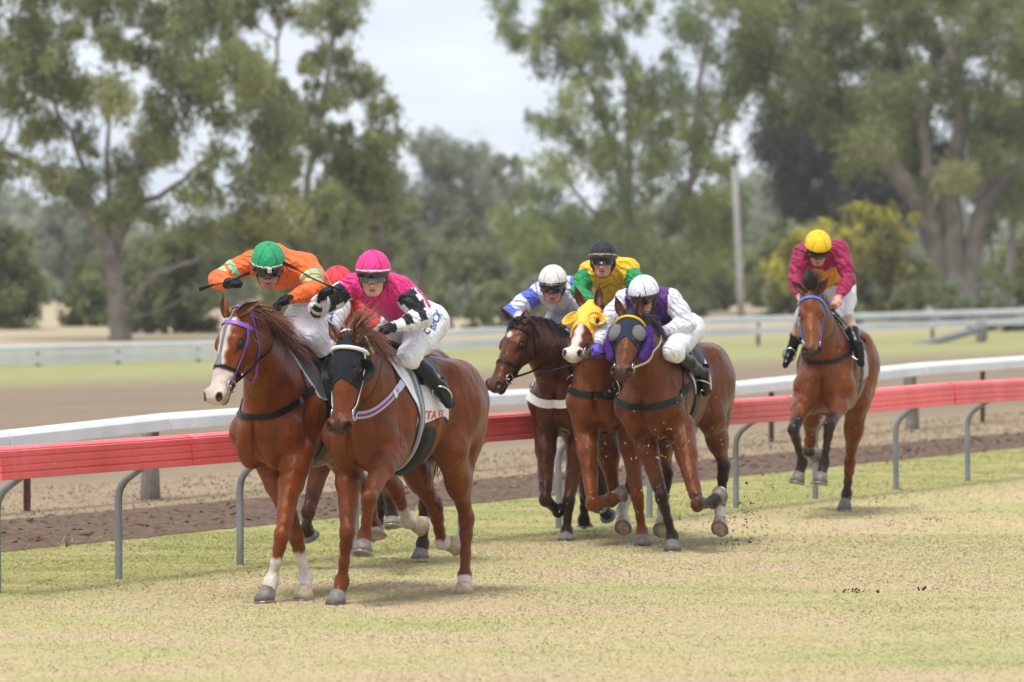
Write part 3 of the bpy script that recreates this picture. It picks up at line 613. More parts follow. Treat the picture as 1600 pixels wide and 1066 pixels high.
class HeadFrame:
    def __init__(s, poll, nose, roll=0.):
        s.o = np.asarray(poll, float); s.t = unit(nose - s.o)
        up = A(0, 0, 1); s.n = unit(up - s.t * (up @ s.t)); s.s = np.cross(s.n, s.t)  # s = towards the horse's left
        if roll:
            c, q = math.cos(roll), math.sin(roll); n, l = s.n, s.s; s.n, s.s = n * c + l * q, l * c - n * q
        s.X = np.array([s.t, s.n, s.s]); s.k = np.linalg.norm(nose - s.o) / .60
    def __call__(s, t, n, l): return s.o + (s.t * t + s.n * n + s.s * l) * s.k
    def inv(s, P): return (P - s.o) @ s.X.T / s.k

def build_horse(c):
    F = A(-math.sin(c['yaw']), -math.cos(c['yaw']), 0); Lf = A(math.cos(c['yaw']), -math.sin(c['yaw']), 0)
    O = A(*W(c['u0'], CY, c['d'])); O[2] = 0; dz = c.get('dz', 0.)
    pit = c.get('pitch', 0.)
    def X(x, y, z):                                              # torso point
        dx, dzz = x, z - 1.25
        return O + F * (dx * math.cos(pit) - dzz * math.sin(pit)) + Lf * y + A(0, 0, 1.25 + dz + dx * math.sin(pit) + dzz * math.cos(pit))
    Xi = lambda P: np.stack([(P - O) @ F, (P - O) @ Lf, P[:, 2] - dz], 1)
    def J(j):
        if j[0] == 'l': return O + F * j[1] + Lf * j[2] + A(0, 0, j[3])
        u, v, x = j; c0 = A(0, 0, CAM_H); D = W(u, v, 1.) - c0
        return c0 + D * (((O - c0) @ F + x) / (D @ F))
    f = Field()
    S = Lf                                                       # sideways axis
    f.cone(X(.30, 0, 1.20), X(-.05, 0, 1.21), .35, .355, .05, S, .70)
    f.cone(X(-.05, 0, 1.21), X(-.42, 0, 1.29), .355, .27, .06, S, .80)
    f.cone(X(-.40, 0, 1.31), X(-.64, 0, 1.34), .245, .215, .08, S, 1.0)
    f.cone(X(.33, 0, 1.19), X(.50, 0, 1.12), .31, .24, .08, S, .78)
    f.ell(X(.20, 0, 1.50), (.30, .10, .13), np.array([F, Lf, A(0, 0, 1)]), .08)
    for s in (1, -1):
        f.ell(X(-.62, .135 * s, 1.27), (.29, .165, .28), np.array([F, Lf, A(0, 0, 1)]), .07)
        f.cone(X(-.76, .11 * s, 1.26), X(-.70, .14 * s, 1.02), .16, .12, .07)
        f.ell(X(-.46, .19 * s, 1.44), (.10, .07, .07), np.array([F, Lf, A(0, 0, 1)]), .09)   # point of hip
        f.cone(X(.18, .11 * s, 1.42), X(.54, .155 * s, 1.10), .11, .112, .035, S, .8)          # shoulder blade
        f.ell(X(.58, .095 * s, 1.02), (.13, .088, .18), np.array([F, Lf, A(0, 0, 1)]), .05)   # breast
        f.cone(X(.28, .165 * s, 1.22), X(.36, .165 * s, .98), .13, .105, .03, S, .8)            # triceps
        f.carve(X(.445, .265 * s, 1.19), (.022, .035, .20), np.array([unit(F * .93 + A(0, 0, .36)), Lf, unit(A(0, 0, .93) - F * .36)]), .035)
    f.cone(X(-.72, 0, 1.40), X(-.86, 0, 1.36), .10, .06, .08)
    f.carve(X(.75, 0, 1.02), (.062, .014, .17), np.array([F, Lf, A(0, 0, 1)]), .035)
    # legs
    legs = {}
    for nm in ('fr', 'fl', 'hr', 'hl'):
        s = -1 if nm[1] == 'r' else 1
        k, e, t = (J(q) for q in c['legs'][nm][:3]); legs[nm] = (k, e, t)
        p = unit(t - e)
        ground = t[2] < .10; sn = A(0, 0, -1) if ground else unit(p * .8 + A(0, 0, -.2))
        if nm in c.get('sole', ()): sn = unit(F * .9 - A(0, 0, .45))
        hgt = .085; co = t - p * hgt if np.linalg.norm(t - e) > .13 else e + p * .05
        legs[nm] += (co, sn)
        if nm[0] == 'f':
            el0 = X(.40, .155 * s, .96); rel = k - X(.50, .15 * s, .55)
            el = el0 + np.clip(rel, -.4, .4) * A(.22, .22, .15)
            f.cone(X(.54, .155 * s, 1.08), el, .112, .105, .05)
            m1 = el * .62 + k * .38
            out = unit(np.cross(k - el, Lf)); out = out * (1 if out @ F > 0 else -1)
            f.chain([el, m1 + out * .015, k * .88 + el * .12], [.104, .076, .051], .035)
            f.cone(el + Lf * s * .02, m1 + Lf * s * .02 , .085, .058, .04)
            f.ell(k + out * .008, (.046, .047, .066), np.array([F, Lf, A(0, 0, 1)]), .03)
            bk = unit(np.cross(e - k, Lf)); bk = bk * (-1 if bk @ out > 0 else 1)
        else:
            st0 = X(-.42, .19 * s, .98); rel = k - X(-.78, .16 * s, .55)
            st = st0 + np.clip(rel, -.5, .5) * A(.32, .32, .22)
            f.cone(X(-.58, .15 * s, 1.22), st, .20, .125, .07, S, .85)
            f.cone(X(-.72, .14 * s, 1.10), st * .45 + k * .55, .15, .075, .06, S, .85)
            m1 = st * .55 + k * .45
            f.chain([st, m1, k * .9 + st * .1], [.125, .085, .050], .05, S, .9)
            f.ell(k, (.052, .046, .062), np.array([F, Lf, A(0, 0, 1)]), .03)
            bk = unit(np.cross(e - k, Lf)); bk = bk * (-1 if bk @ F > 0 else 1)
            ph = k + bk * .045 + unit(k - e) * .035
            f.cone(ph, k + bk * .02 + unit(e - k) * .10, .026, .022, .025)
            f.cone(ph, m1 + bk * .03, .024, .03, .03)
        cr = .036 if nm[0] == 'h' else .033
        f.chain([k, k * .72 + e * .28, k * .4 + e * .6, e], [cr + .012, cr + .003, cr - .003, cr], .03)
        f.cone(k * .8 + e * .2 + bk * .022, e + bk * .02, .021, .024, .02)
        f.ell(e, (.042, .040, .044), None, .03)
        f.cone(e, co, .037, .041, .03)
        f.cone(e + bk * .02, co + bk * .015, .028, .028, .03)
    # neck and head
    H = HeadFrame(J(c['poll']), J(c['nose']), c.get('roll', 0.)); c['H'] = H
    jaw = H(.13, -.15, 0)
    b0, b1 = X(.30, 0, 1.40), X(.47, 0, 1.16)
    top = [b0, X(.52, 0, 1.56) * .55 + (b0 * .45 + H(.0, -.03, 0) * .55) * .45, H(.0, -.045, 0)]
    c0 = (b0 + b1) / 2; c1 = H(.04, -.085, 0); mid = c0 * .48 + c1 * .52 + A(0, 0, c.get('arch', .03))
    ax = unit(c1 - c0); sd = unit(np.cross(A(0, 0, 1), ax)); sd = sd * (1 if sd @ Lf > 0 else -1)
    P = spline([c0, mid, c1], 6); R = [.27, .235, .205, .175, .145, .115]; fl = [.66, .62, .60, .60, .66]
    f.chain(P, R, .06, sd, fl)
    f.cone(X(.34, 0, 1.28), c0 * .7 + mid * .3, .25, .215, .08, S, .75)
    Xh = H.X; k = H.k
    f.cone(H(.03, -.045, 0), H(.17, -.035, 0), .085 * k, .090 * k, .04)
    f.cone(H(.13, -.02, 0), H(.50, -.025, 0), .088 * k, .056 * k, .03, H.s, .95)
    for s in (1, -1):
        f.ell(H(.16, -.115, .032 * s), (.125 * k, .105 * k, .048 * k), Xh, .03)          # jowl
        f.ell(H(.205, .018, .073 * s), (.055 * k, .026 * k, .022 * k), Xh, .02)        # brow
        f.cone(H(.25, -.035, .072 * s), H(.40, -.035, .056 * s), .022 * k, .014 * k, .02)
        f.ell(H(.550, .008, .054 * s), (.043 * k, .034 * k, .030 * k), Xh, .018)       # nostril rim
        f.carve(H(.572, .034, .066 * s), (.034 * k, .026 * k, .022 * k), np.array([unit(H.t + H.n * .5), unit(H.n - H.t * .5), H.s]), .007)
        f.carve(H(.205, -.006, .106 * s), (.026 * k, .020 * k, .016 * k), Xh, .012)
    f.cone(H(.22, -.13, 0), H(.48, -.085, 0), .062 * k, .042 * k, .03, H.s, .8)
    f.ell(H(.535, -.022, 0), (.070 * k, .054 * k, .071 * k), Xh, .025)
    f.ell(H(.535, -.088, 0), (.045 * k, .030 * k, .036 * k), Xh, .02)
    for s in (1, -1): f.carve(H(.56, -.066, .03 * s), (.055 * k, .004 * k, .05 * k), Xh, .008)
    c['f'] = f; c['X'] = X; c['Xi'] = Xi; c['F'], c['Lf'], c['O'], c['legsJ'] = F, Lf, O, legs; c['ln'] = (P, sd)
    root = empty('racehorse', O, c['label'], 'horse', 'racehorses galloping on the turf'); c['root'] = root
    col, dark, white = A(*c['coat']), A(*c.get('dark', c['coat'])), A(.62, .57, .53)
    def attrs(V):
        C = np.tile(col, (len(V), 1)); mixin = lambda C, m, q: C * (1 - m[:, None]) + np.asarray(q) * m[:, None]
        L = Xi(V)
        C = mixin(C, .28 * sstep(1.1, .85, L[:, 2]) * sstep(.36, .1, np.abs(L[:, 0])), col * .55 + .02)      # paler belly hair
        for nm, (kn, e, t, co, sn) in legs.items():
            def seg(a, b):
                ba = b - a; q = np.clip(((V - a) @ ba) / (ba @ ba), 0, 1); return np.linalg.norm(V - a - q[:, None] * ba, axis=1), q
            d1, q1 = seg(kn, e); d2, q2 = seg(e, t)
            near = np.minimum(d1, d2) < .085
            # height along the lower leg measured from the sole: 0 sole, 1 fetlock, 2 knee, above: forearm
            hgt = np.where(d2 < d1, 1 - q2, 2 - q1)
            up = (V - kn) @ unit(kn - e)
            hgt = np.where((up > 0) & (d1 < .15), 2 + up / .4, hgt); near = near | ((up > 0) & (d1 < .15) & (up < .14))
            pts = c.get('points', {}).get(nm, 0)
            if pts: C = mixin(C, near * sstep(pts + .30, pts - .15, hgt + .1 * np.sin(V[:, 2] * 60 + V[:, 0] * 90)), dark)
            sk = c.get('socks', {}).get(nm, 0)
            if sk: C = mixin(C, near * sstep(sk + .05, sk - .05, hgt + .025 * np.sin(V[:, 0] * 90 + V[:, 1] * 70)), white)
        h = H.inv(V); isH = (h[:, 0] > -.02) & (np.abs(h[:, 2]) < .16) & (h[:, 1] > -.24) & (h[:, 1] < .12) & (h[:, 0] < .75)
        C = mixin(C, isH * c.get('muzzle', .7) * sstep(.47, .56, h[:, 0] + .3 * np.minimum(0, h[:, 1])), A(.035, .026, .024))
        if 'blaze' in c: C = mixin(C, isH * sstep(.012, -.012, np.asarray(c['blaze'](h[:, 0], h[:, 1], h[:, 2])) + .006 * np.sin(h[:, 0] * 70)), c.get('blazecol', white))
        no = np.minimum(*[np.linalg.norm((h - A(.572, .026, .064 * s)) / A(1.3, 1, 1), axis=1) for s in (1, -1)])
        C = mixin(C, isH * sstep(.031, .021, no), A(.010, .006, .006))
        ey = np.minimum(*[np.linalg.norm((h - A(.205, 0, .092 * s)) / A(1.3, 1, 1), axis=1) for s in (1, -1)])
        C = mixin(C, isH * .8 * sstep(.042, .022, ey), A(.02, .012, .010))
        return {'coat': C}
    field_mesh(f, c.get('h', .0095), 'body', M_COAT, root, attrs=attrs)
    # hooves
    for nm, (kn, e, t, co, sn) in legs.items():
        p = unit(t - e); fw = F - p * (F @ p); fw = unit(fw); mb = MB(); ring = []; n = 16
        lat = np.cross(fw, p); fs = unit(F - sn * (F @ sn)) if abs(F @ sn) < .95 else fw; ls = np.cross(fs, sn)
        for q, r in ((-.12, .030), (0, .048), (.5, .059), (1, .068), (1.0, .050), (.98, .0)):
            cen = co * (1 - q) + t * q; a = fw * (1 - max(q, 0)) + fs * max(q, 0); b = lat * (1 - max(q, 0)) + ls * max(q, 0)
            th = np.arange(n) * 2 * math.pi / n
            ring.append(cen + r * (np.cos(th)[:, None] * a * (1.12) + np.sin(th)[:, None] * b))
        V = np.concatenate(ring)
        Q = [[i * n + j, i * n + (j + 1) % n, (i + 1) * n + (j + 1) % n, (i + 1) * n + j] for i in range(len(ring) - 1) for j in range(n)]
        mb.add(V, Q); ho = mb.build('hoof', c.get('hoofmat', {}).get(nm, M_HOOF), root)
        sh = MB(); th = np.linspace(-2.3, 2.3, 15)
        P = t + sn * .004 + (np.cos(th)[:, None] * fs * .068 + np.sin(th)[:, None] * ls * .061)
        sh.ribbon(P, np.tile(sn, (15, 1)), .02, .006); sh.build('shoe', M_SHOE, ho)
    # ears
    for s in (1, -1):
        e0 = H(.01, .035, .062 * s); dirn = c.get('ears', {}).get(s)
        d = unit(J(dirn) - e0) if dirn else unit(-H.t * .8 + H.n * .45 + H.s * s * .25)
        fwd = unit(H.n * .75 + H.t * .2 + H.s * .35 * s); fwd = unit(fwd - d * (fwd @ d)); la = np.cross(d, fwd)
        V = []; Q = []; m, n = 11, 13; LE = .175 * k
        for lay in (0, 1):
            for i in range(m):
                q = i / (m - 1); w = .038 * (math.sin(math.pi * min(1, q * .80 + .20)) ** .8) * (1 - q ** 3) + .001
                for j in range(n):
                    a = (j / (n - 1) - .5) * math.pi * (1.55 - .75 * q)
                    rr = (w - lay * .007 * (1 - q))
                    V.append(e0 + d * (LE * q - .03) + la * math.sin(a) * rr - fwd * math.cos(a) * rr * .8 + fwd * w * .3 - fwd * .0)
            o = lay * m * n
            Q += [[o + i * n + j, o + i * n + j + 1, o + (i + 1) * n + j + 1, o + (i + 1) * n + j] for i in range(m - 1) for j in range(n - 1)]
        o = m * n
        for i in range(m - 1):
            for j in (0, n - 1): Q.append([i * n + j, o + i * n + j, o + (i + 1) * n + j, (i + 1) * n + j])
        V = np.array(V); C = np.tile(col * .9, (len(V), 1)); C[o:] = col * .45 + .02
        tipm = sstep(.6, 1., ((V - e0) @ d) / LE)[:, None] * .6; C = C * (1 - tipm) + A(*c.get('dark', col * .5)) * tipm
        MB().add(V, Q).build('ear', M_COAT, root, attrs={'coat': C})
    # eyes
    for s in (1, -1):
        g = Field().ell(H(.205, -.003, .084 * s), (.028 * k, .023 * k, .022 * k), Xh); field_mesh(g, .005, 'eye', M_EYE, root)
    # mane, forelock and tail
    rnd = np.random.RandomState(c.get('seed', 1)); mm = c['manemat']
    def strands(name, roots, dirs, length, sag, width, side, n=6, mat=mm, wob=.02):
        N = len(roots); t = np.linspace(0, 1, n); L = length * rnd.uniform(.55, 1.1, N)
        ph = rnd.uniform(0, 6.28, (N, 3)); V = np.zeros((N, n, 2, 3))
        P = roots[:, None] + dirs[:, None] * (L[:, None] * t)[..., None]
        P = P + A(0, 0, -1) * (sag * rnd.uniform(.6, 1.3, N)[:, None] * t ** 2)[..., None] + wob * (t[None, :, None] * np.sin(ph[:, None] + t[None, :, None] * 5))
        w = width * rnd.uniform(.6, 1.3, N)[:, None] * (1 - t ** 2 * .9); sdv = unit(side) + rnd.normal(0, .5, (N, 1, 3))
        V[:, :, 0] = P - sdv * w[..., None] / 2; V[:, :, 1] = P + sdv * w[..., None] / 2
        b = (np.arange(N) * n * 2)[:, None] + np.arange(n - 1) * 2
        Q = np.stack([b, b + 1, b + 3, b + 2], -1).reshape(-1, 4)
        sh = np.repeat(rnd.uniform(0, 1, N), n * 2)
        me = np_mesh(name, V.reshape(-1, 3), Q, attrs={'shade': sh}); return link_mesh(name, me, mat, root)
    P = c['ln'][0]; N = c.get('mane_n', 1100); q = rnd.uniform(0, 1, N)
    crest = spline([H(.02, .045, 0), P[4] + A(0, 0, 1) * .13, P[3] + unit(A(0, 0, 1)) * .165, mid + A(0, 0, .195), P[1] + A(0, 0, .225), X(.32, 0, 1.60)], 50)
    rt = crest[(q * 49).astype(int)] + rnd.normal(0, .009, (N, 3)) + A(0, 0, .22)
    for _ in range(26): rt = rt - A(0, 0, 1) * np.clip(f(rt) + .004, -.02, .04)[:, None]
    rt = rt[np.abs(f(rt)) < .012]; N = len(rt)
    back = -F; lat = Lf * c.get('mane_side', 1)
    dr = back * rnd.uniform(.3, .9, (N, 1)) + lat * rnd.uniform(.2, .9, (N, 1)) + A(0, 0, 1) * rnd.uniform(.0, .38, (N, 1))
    dr /= np.linalg.norm(dr, axis=1, keepdims=True)
    strands('mane', rt, dr, c.get('mane_len', .17), c.get('mane_sag', .15), .008, F)
    if c.get('forelock', 1):
        N = 260; rt = np.array([H(-.02, .05, 0)]) + H.s * rnd.normal(0, .028, (N, 1)) + H.t * rnd.uniform(-.03, .04, (N, 1)) + H.n * .12
        for _ in range(24): rt = rt - H.n * np.clip(f(rt) + .004, -.02, .03)[:, None]
        rt = rt[np.abs(f(rt)) < .012]; N = len(rt)
        fd = c.get('fore_dir'); fd = (unit(J(fd) - H(0, .04, 0)) if fd else unit(H.n * .6 - H.t * .3 - F * .3))
        dr = fd + rnd.normal(0, .30, (N, 3)); dr /= np.linalg.norm(dr, axis=1, keepdims=True)
        strands('forelock', rt, dr, c.get('fore_len', .14), c.get('fore_sag', .07), .006, H.s)
    N = 420; rt = X(-.86, 0, 1.37) + rnd.normal(0, .022, (N, 3)); td = A(*unit(-F * .45 + Lf * c.get('tail_side', -.45) + A(0, 0, -.6)))
    dr = td + rnd.normal(0, .07, (N, 3)); dr /= np.linalg.norm(dr, axis=1, keepdims=True)
    strands('tail', rt, dr, .52, .22, .009, Lf, 9, c.get('tailmat', mm), .05)
    return c

# ---------------------------------------------------------------- tack
def path_on(f, pts, n, off=.003):
    P, N = project(f, spline(pts, n), off, 6); return P, N
def ring_on(f, c, e1, e2, a0, a1, n=40, r0=.26, off=.003):
    a = np.linspace(a0, a1, n); D = np.cos(a)[:, None] * e1 + np.sin(a)[:, None] * e2; r = np.full(n, r0)
    for _ in range(24): r = r - .8 * (f(c + D * r[:, None]) - off)
    P = c + D * r[:, None]; return P, fgrad(f, P)
def strap(c, name, pn, w, mat, parent=None, t=.004): return MB().ribbon(pn[0], pn[1], w, t).build(name, mat, parent or c['root'], smooth=False)
def torus(mb, c, e1, e2, R, r, n=20):
    a = np.linspace(0, 2 * math.pi, n + 1); return mb.tube(A(*c) + R * (np.cos(a)[:, None] * e1 + np.sin(a)[:, None] * e2), r, 6, False)
def make_bridle(c, m_cheek, m_brow, m_nose=None, m_throat=None, brow=True, rings=True, browroll=0., hood=None):
    f, H = c['f'], c['H']; k = H.k; root = c['root']
    fb = f if hood is None else (lambda P: f(P) - .006)
    b = empty_part = None
    pn = ring_on(fb, H(-.005, -.06, 0), H.n * .93 - H.t * .37, H.s, -2.5, 2.5, 60)
    br = strap(c, 'bridle', pn, .020 * k, m_cheek)                                         # headpiece over the poll
    if brow:
        pn = ring_on(fb, H(.085, -.04, 0), H.n, H.s, -1.75, 1.75, 50, off=.006 + browroll * .5)
        if browroll: MB().tube(pn[0], browroll, 8).build('browband', m_brow, br)
        else: strap(c, 'browband', pn, .026 * k, m_brow, br)
    for s in (1, -1):
        pn = path_on(fb, [H(.06, .0, .12 * s), H(.16, -.05, .12 * s), H(.30, -.06, .10 * s), H(.455, -.05, .075 * s)], 24)
        strap(c, 'cheekpiece', pn, .018 * k, m_cheek, br)
        bc = H(.465, -.055, .066 * s)
        if rings:
            mb = MB(); torus(mb, bc, H.t, H.n, .038 * k, .0045); mb.tube([bc, H(.47, -.06, 0)], .006, 6); mb.build('bit_ring', M_METAL, br)
        c['bit%d' % s] = bc
    if m_nose:
        strap(c, 'noseband', ring_on(f, H(.37, -.06, 0), H.n, H.s, -math.pi, math.pi, 50), .022 * k, m_nose, br)
    if m_throat:
        strap(c, 'throatlatch', ring_on(f, H(.07, -.10, 0), H.n * .75 + H.t * .0 - H.t * .66, H.s, -math.pi, math.pi, 60, .32), .014 * k, m_throat, br)
    c['bridle'] = br; return br
def reins(c, hands, m, w=.016, sag=.05):
    br = c['bridle']
    for s, hd in hands.items():
        b = c['bit%d' % s]; hd = A(*hd); m1 = b * .55 + hd * .45 + c['Lf'] * s * .06 - A(0, 0, sag)
        P = spline([b, m1, hd], 20); d, g = c['f'](P), fgrad(c['f'], P)
        P = P + np.maximum(0, .012 - d)[:, None] * g
        N = np.tile(c['Lf'] * s, (20, 1)); strap(c, 'rein', (P, N), w, m, br, .004)
def breast_strap(c, m, z=1.17, w=.045, name='breast_strap', m2=None, zs=None, neck=True):
    X = c['X']; f = c['f']
    zs = z + .15 if zs is None else zs; hi = lambda q: z + (zs - z) * q
    half = [(.10, .34, hi(1.)), (.34, .33, hi(.70)), (.54, .27, hi(.30)), (.68, .13, hi(.04))]
    pts = [X(*q) for q in half] + [X(.73, 0, z)] + [X(a, -b, d) for a, b, d in half[::-1]]
    P, N = path_on(f, pts, 90, .004)
    b = strap(c, name, (P, N), w, m, t=.006)
    if m2: MB().ribbon(P[18:72] + N[18:72] * .006, N[18:72], w * .35, .002).build('coloured_stripe', m2, b)
    if neck:
        pts = [X(.44, .31, hi(.52)), X(.40, .26, hi(.5) * .5 + .80), X(.36, .15, 1.60), X(.36, 0, 1.74), X(.36, -.15, 1.60), X(.40, -.26, hi(.5) * .5 + .80), X(.44, -.31, hi(.52))]
        strap(c, 'neck_strap', path_on(f, pts, 60, .004), .018, M_LEATHER, b)
    for s in (0, -1):
        mb = MB(); i = 20 if s == 0 else -21
        mb.box(P[i] + N[i] * .007, unit(P[i + 1] - P[i]) * .016, np.cross(N[i], unit(P[i + 1] - P[i])) * w * .6, N[i] * .004); mb.build('buckle', M_METAL, b, smooth=False)
    return b
def saddlery(c, cloth_mat, z0=1.13, girth=M_LEATHER, girth2=None, x0=-.20, x1=.40, gx=.16):
    """saddle cloth with a dark border, racing saddle and girth"""
    f, Xi, X = c['f'], c['Xi'], c['X']
    def border(L): # 2d distance inside the cloth outline, negative inside
        z, x = L[:, 2], L[:, 0]
        lo = z0 + .03 * np.sin((x - x0) / .45 * 5.0) + .10 * np.maximum(0, (x - .05)) 
        return np.maximum.reduce([lo - z, x0 - .05 * (1.5 - z) - x, x - (x1 - .48 * (1.5 - z))])
    reg = lambda P: border(Xi(P))
    lo = np.min([X(x0 - .1, y, z0 - .1) for y in (-.45, .45)] + [X(x1 + .25, y, z0 - .1) for y in (-.45, .45)], 0); hi = np.max([X(x0 - .1, y, 1.75) for y in (-.45, .45)] + [X(x1 + .2, y, 1.75) for y in (-.45, .45)], 0)
    def at(V): return {'edge': border(Xi(V))}
    cl = shell_mesh(f, reg, lo, hi, .009, -.016, .013, 'saddle_cloth', cloth_mat, c['root'], at)
    def sreg(P):
        L = Xi(P); x, y, z = L[:, 0], np.abs(L[:, 1]), L[:, 2]
        return np.maximum.reduce([-.27 - x, x - .17, 1.40 + .6 * np.maximum(0, -x - .02) - z])
    g = lambda P: np.maximum(np.abs(f(P) - (.016 + .03 * np.clip((np.abs(Xi(P)[:, 0] + .05) - .08) / .15, 0, 1) * (np.abs(Xi(P)[:, 1]) < .1))) - .016, sreg(P))
    V, Q = polygonise(g, lo, hi, .010, lambda p: max(f.lower(p).min() - .08, 0), 3)
    link_mesh('saddle', np_mesh('saddle', V, Q), c.get('saddlemat', M_LEATHER), c['root'])
    e1 = A(0, 0, 1)
    pn = ring_on(f, X(gx, 0, 1.2), e1, c['Lf'], -math.pi, math.pi, 90, .6, .014)
    gg = strap(c, 'girth', pn, .085, girth, t=.008)
    if girth2: MB().ribbon(pn[0] + pn[1] * .008, pn[1], .03, .002).build('girth_stripe', girth2, gg)
    return cl
def text_mesh(body, size):
    cu = bpy.data.curves.new('lettering', 'FONT'); cu.body = body; cu.size = size; cu.align_x = 'CENTER'; cu.align_y = 'CENTER'; cu.resolution_u = 3
    cu.offset = size * .02
    o = bpy.data.objects.new('lettering', cu); sc.collection.objects.link(o)
    dg = bpy.context.evaluated_depsgraph_get(); me = bpy.data.meshes.new_from_object(o.evaluated_get(dg))
    V = np.zeros(len(me.vertices) * 3); me.vertices.foreach_get('co', V); V = V.reshape(-1, 3)
    F3 = [list(p.vertices) for p in me.polygons]
    bpy.data.objects.remove(o); bpy.data.curves.remove(cu); bpy.data.meshes.remove(me)
    return V, F3
def text_on(f, body, size, c, ex, ey, mat, parent, off=.02, name='lettering', shear=0.):
    V, F3 = text_mesh(body, size)
    P = A(*c) + (V[:, :1] + shear * V[:, 1:2]) * np.asarray(ex) + V[:, 1:2] * np.asarray(ey)
    P, N = project(f, P, off, 4)
    me = bpy.data.meshes.new(name); me.from_pydata(P.tolist(), [], F3); me.update()
    return link_mesh(name, me, mat, parent)
def hood(c, name, mat, t_end=.30, holes=True, cup=None, cup_mat=None, cover=False):
    """blinkers hood: cloth over the forehead and cheeks, with round eye holes and cups behind them"""
    f, H = c['f'], c['H']; k = H.k
    def reg(P):
        h = H.inv(P); t, n, l = h[:, 0], h[:, 1], np.abs(h[:, 2])
        r = np.maximum.reduce([-.045 - .0 * t - t, t - (t_end - .55 * np.maximum(0, .085 - l) + .8 * np.maximum(0, -.02 - n)), -.17 - n])
        r = np.maximum(r, .040 - np.linalg.norm(np.stack([(t - .0), (l - .066)], 1), axis=1) )      # ear holes
        if holes: r = np.maximum(r, .047 - np.linalg.norm(np.stack([(t - .205), (n - .0) * 1.0], 1), axis=1) - 10 * (l < .05))
        return r * k
    B = [H(a, b, d) for a in (-.08, .5) for b in (-.26, .14) for d in (-.17, .17)]
    ho = shell_mesh(f, reg, np.min(B, 0), np.max(B, 0), .0065, -.010, .007, name, mat, c['root'], smooth=2)
    for s in (1, -1):
        ce = H(.205, .0, .098 * s) if cup == 'half' else H(.20, .028, .088 * s); mb = MB(); V = []; Q = []
        ax = unit(H.s * s + H.n * .35) if cup == 'half' else unit(H.s * s * .62 + H.n * .78); e1 = unit(H.t - ax * (H.t @ ax)); e2 = np.cross(ax, e1); e2 = e2 * (1 if e2 @ H.n > 0 else -1)
        m, n = 8, 25
        if cup == 'half':      # open towards the front, wall behind the eye
            for i in range(m):
                q = i / (m - 1)
                for j in range(n):
                    a = math.pi * (.38 + 1.24 * j / (n - 1)); env = max(0, math.sin(math.pi * j / (n - 1))) ** .5
                    dd = q * .068 * env
                    V.append(ce + k * ((.054 + .010 * q) * (math.cos(a) * e2 + math.sin(a) * e1 * 1.05) + ax * (dd - .010)))
        elif cup == 'ring':    # round tube, deeper behind the eye
            ce = H(.203, .020, .084 * s); ax = unit(H.s * s * .58 + H.n * .8); e2 = unit(H.n - ax * (H.n @ ax)); e1 = np.cross(ax, e2)
            for i in range(m):
                q = i / (m - 1)
                for j in range(n):
                    a = 2 * math.pi * j / (n - 1); V.append(ce + k * ((.054 + .012 * q) * (math.cos(a) * e2 + math.sin(a) * e1 * 1.05) + ax * (q * (.030 + .035 * (1 - math.cos(a)) / 2) - .012)))
        else:                  # full cup
            for i in range(m):
                q = i / (m - 1) * (math.pi / 2)
                for j in range(n):
                    a = 2 * math.pi * j / (n - 1)
                    V.append(ce + k * (.058 * math.cos(q) * (math.cos(a) * e2 * .95 + math.sin(a) * e1 * 1.22) + ax * (.040 * math.sin(q) - .008)))
        V = np.array(V); Q = [[i * n + j, i * n + j + 1, (i + 1) * n + j + 1, (i + 1) * n + j] for i in range(m - 1) for j in range(n - 1)]
        o = mb.add(V, Q).build('eye_cup', cup_mat or mat, ho)
        so = o.modifiers.new('thick', 'SOLIDIFY'); so.thickness = .005
        if holes:
            mb = MB(); a = np.linspace(0, 2 * math.pi, 25)
            P = H(.205, 0, .0) + k * (.050 * (np.cos(a)[:, None] * H.n + np.sin(a)[:, None] * H.t)) + H.s * s * .10
            P, N = project(f, P, .008, 5); mb.tube(P, .0045, 6, False); mb.build('eye_rim', cup_mat or mat, ho)
    return ho
# ---------------------------------------------------------------- riders
def cloth_mat(name, rough=.5, sheen=.06, wr=.9, scale=15):
    t = NT(name); c = t.attr('coat', True)
    c = t.mix(1, c, t.ramp(t.noise(30, 5), [(.3, (.88, .88, .88)), (.7, (1.08, 1.08, 1.08))]), 'MULTIPLY')
    t.base(c).set(Roughness=rough, Sheen_Weight=sheen, Specular_IOR_Level=.35)
    w1 = t.n('ShaderNodeTexWave', {'Vector': t.n('ShaderNodeTexCoord').outputs['Object'], 'Scale': scale * .55, 'Distortion': 9., 'Detail': 3., 'Detail Scale': 1.1, 'Detail Roughness': .55}, bands_direction='DIAGONAL').outputs['Fac']
    t.bump(t.math('ADD', t.math('MULTIPLY', w1, .42), t.math('MULTIPLY', t.noise(scale, 5, rough=.6), .7)), wr, .028)
    return t.m
M_SILK = cloth_mat('racing_silk'); M_BREECH = cloth_mat('breeches_cloth', .6, .05, .6, 17)
def skin_mat():
    t = NT('skin'); c = t.attr('coat', True)
    t.base(t.mix(1, c, t.ramp(t.noise(60, 5), [(.3, (.86, .82, .82)), (.7, (1.1, 1.08, 1.08))]), 'MULTIPLY')).set(Roughness=.5, Subsurface_Weight=.12, Subsurface_Radius=(.012, .005, .003))
    t.bump(t.noise(160, 3), .25, .003); return t.m
M_SKIN = skin_mat()
M_BOOT = NT('boot_leather'); M_BOOT.base(M_BOOT.attr('coat', True)).set(Roughness=.22, Specular_IOR_Level=.32).bump(M_BOOT.noise(34, 4), .35, .01); M_BOOT = M_BOOT.m
M_LENS = plain('dark_lens', (.010, .010, .012), .08, .1, 20, Specular_IOR_Level=.7)
M_CLEAR = plain('tinted_lens', (.10, .09, .09), .07, .1, 20, Specular_IOR_Level=.8)
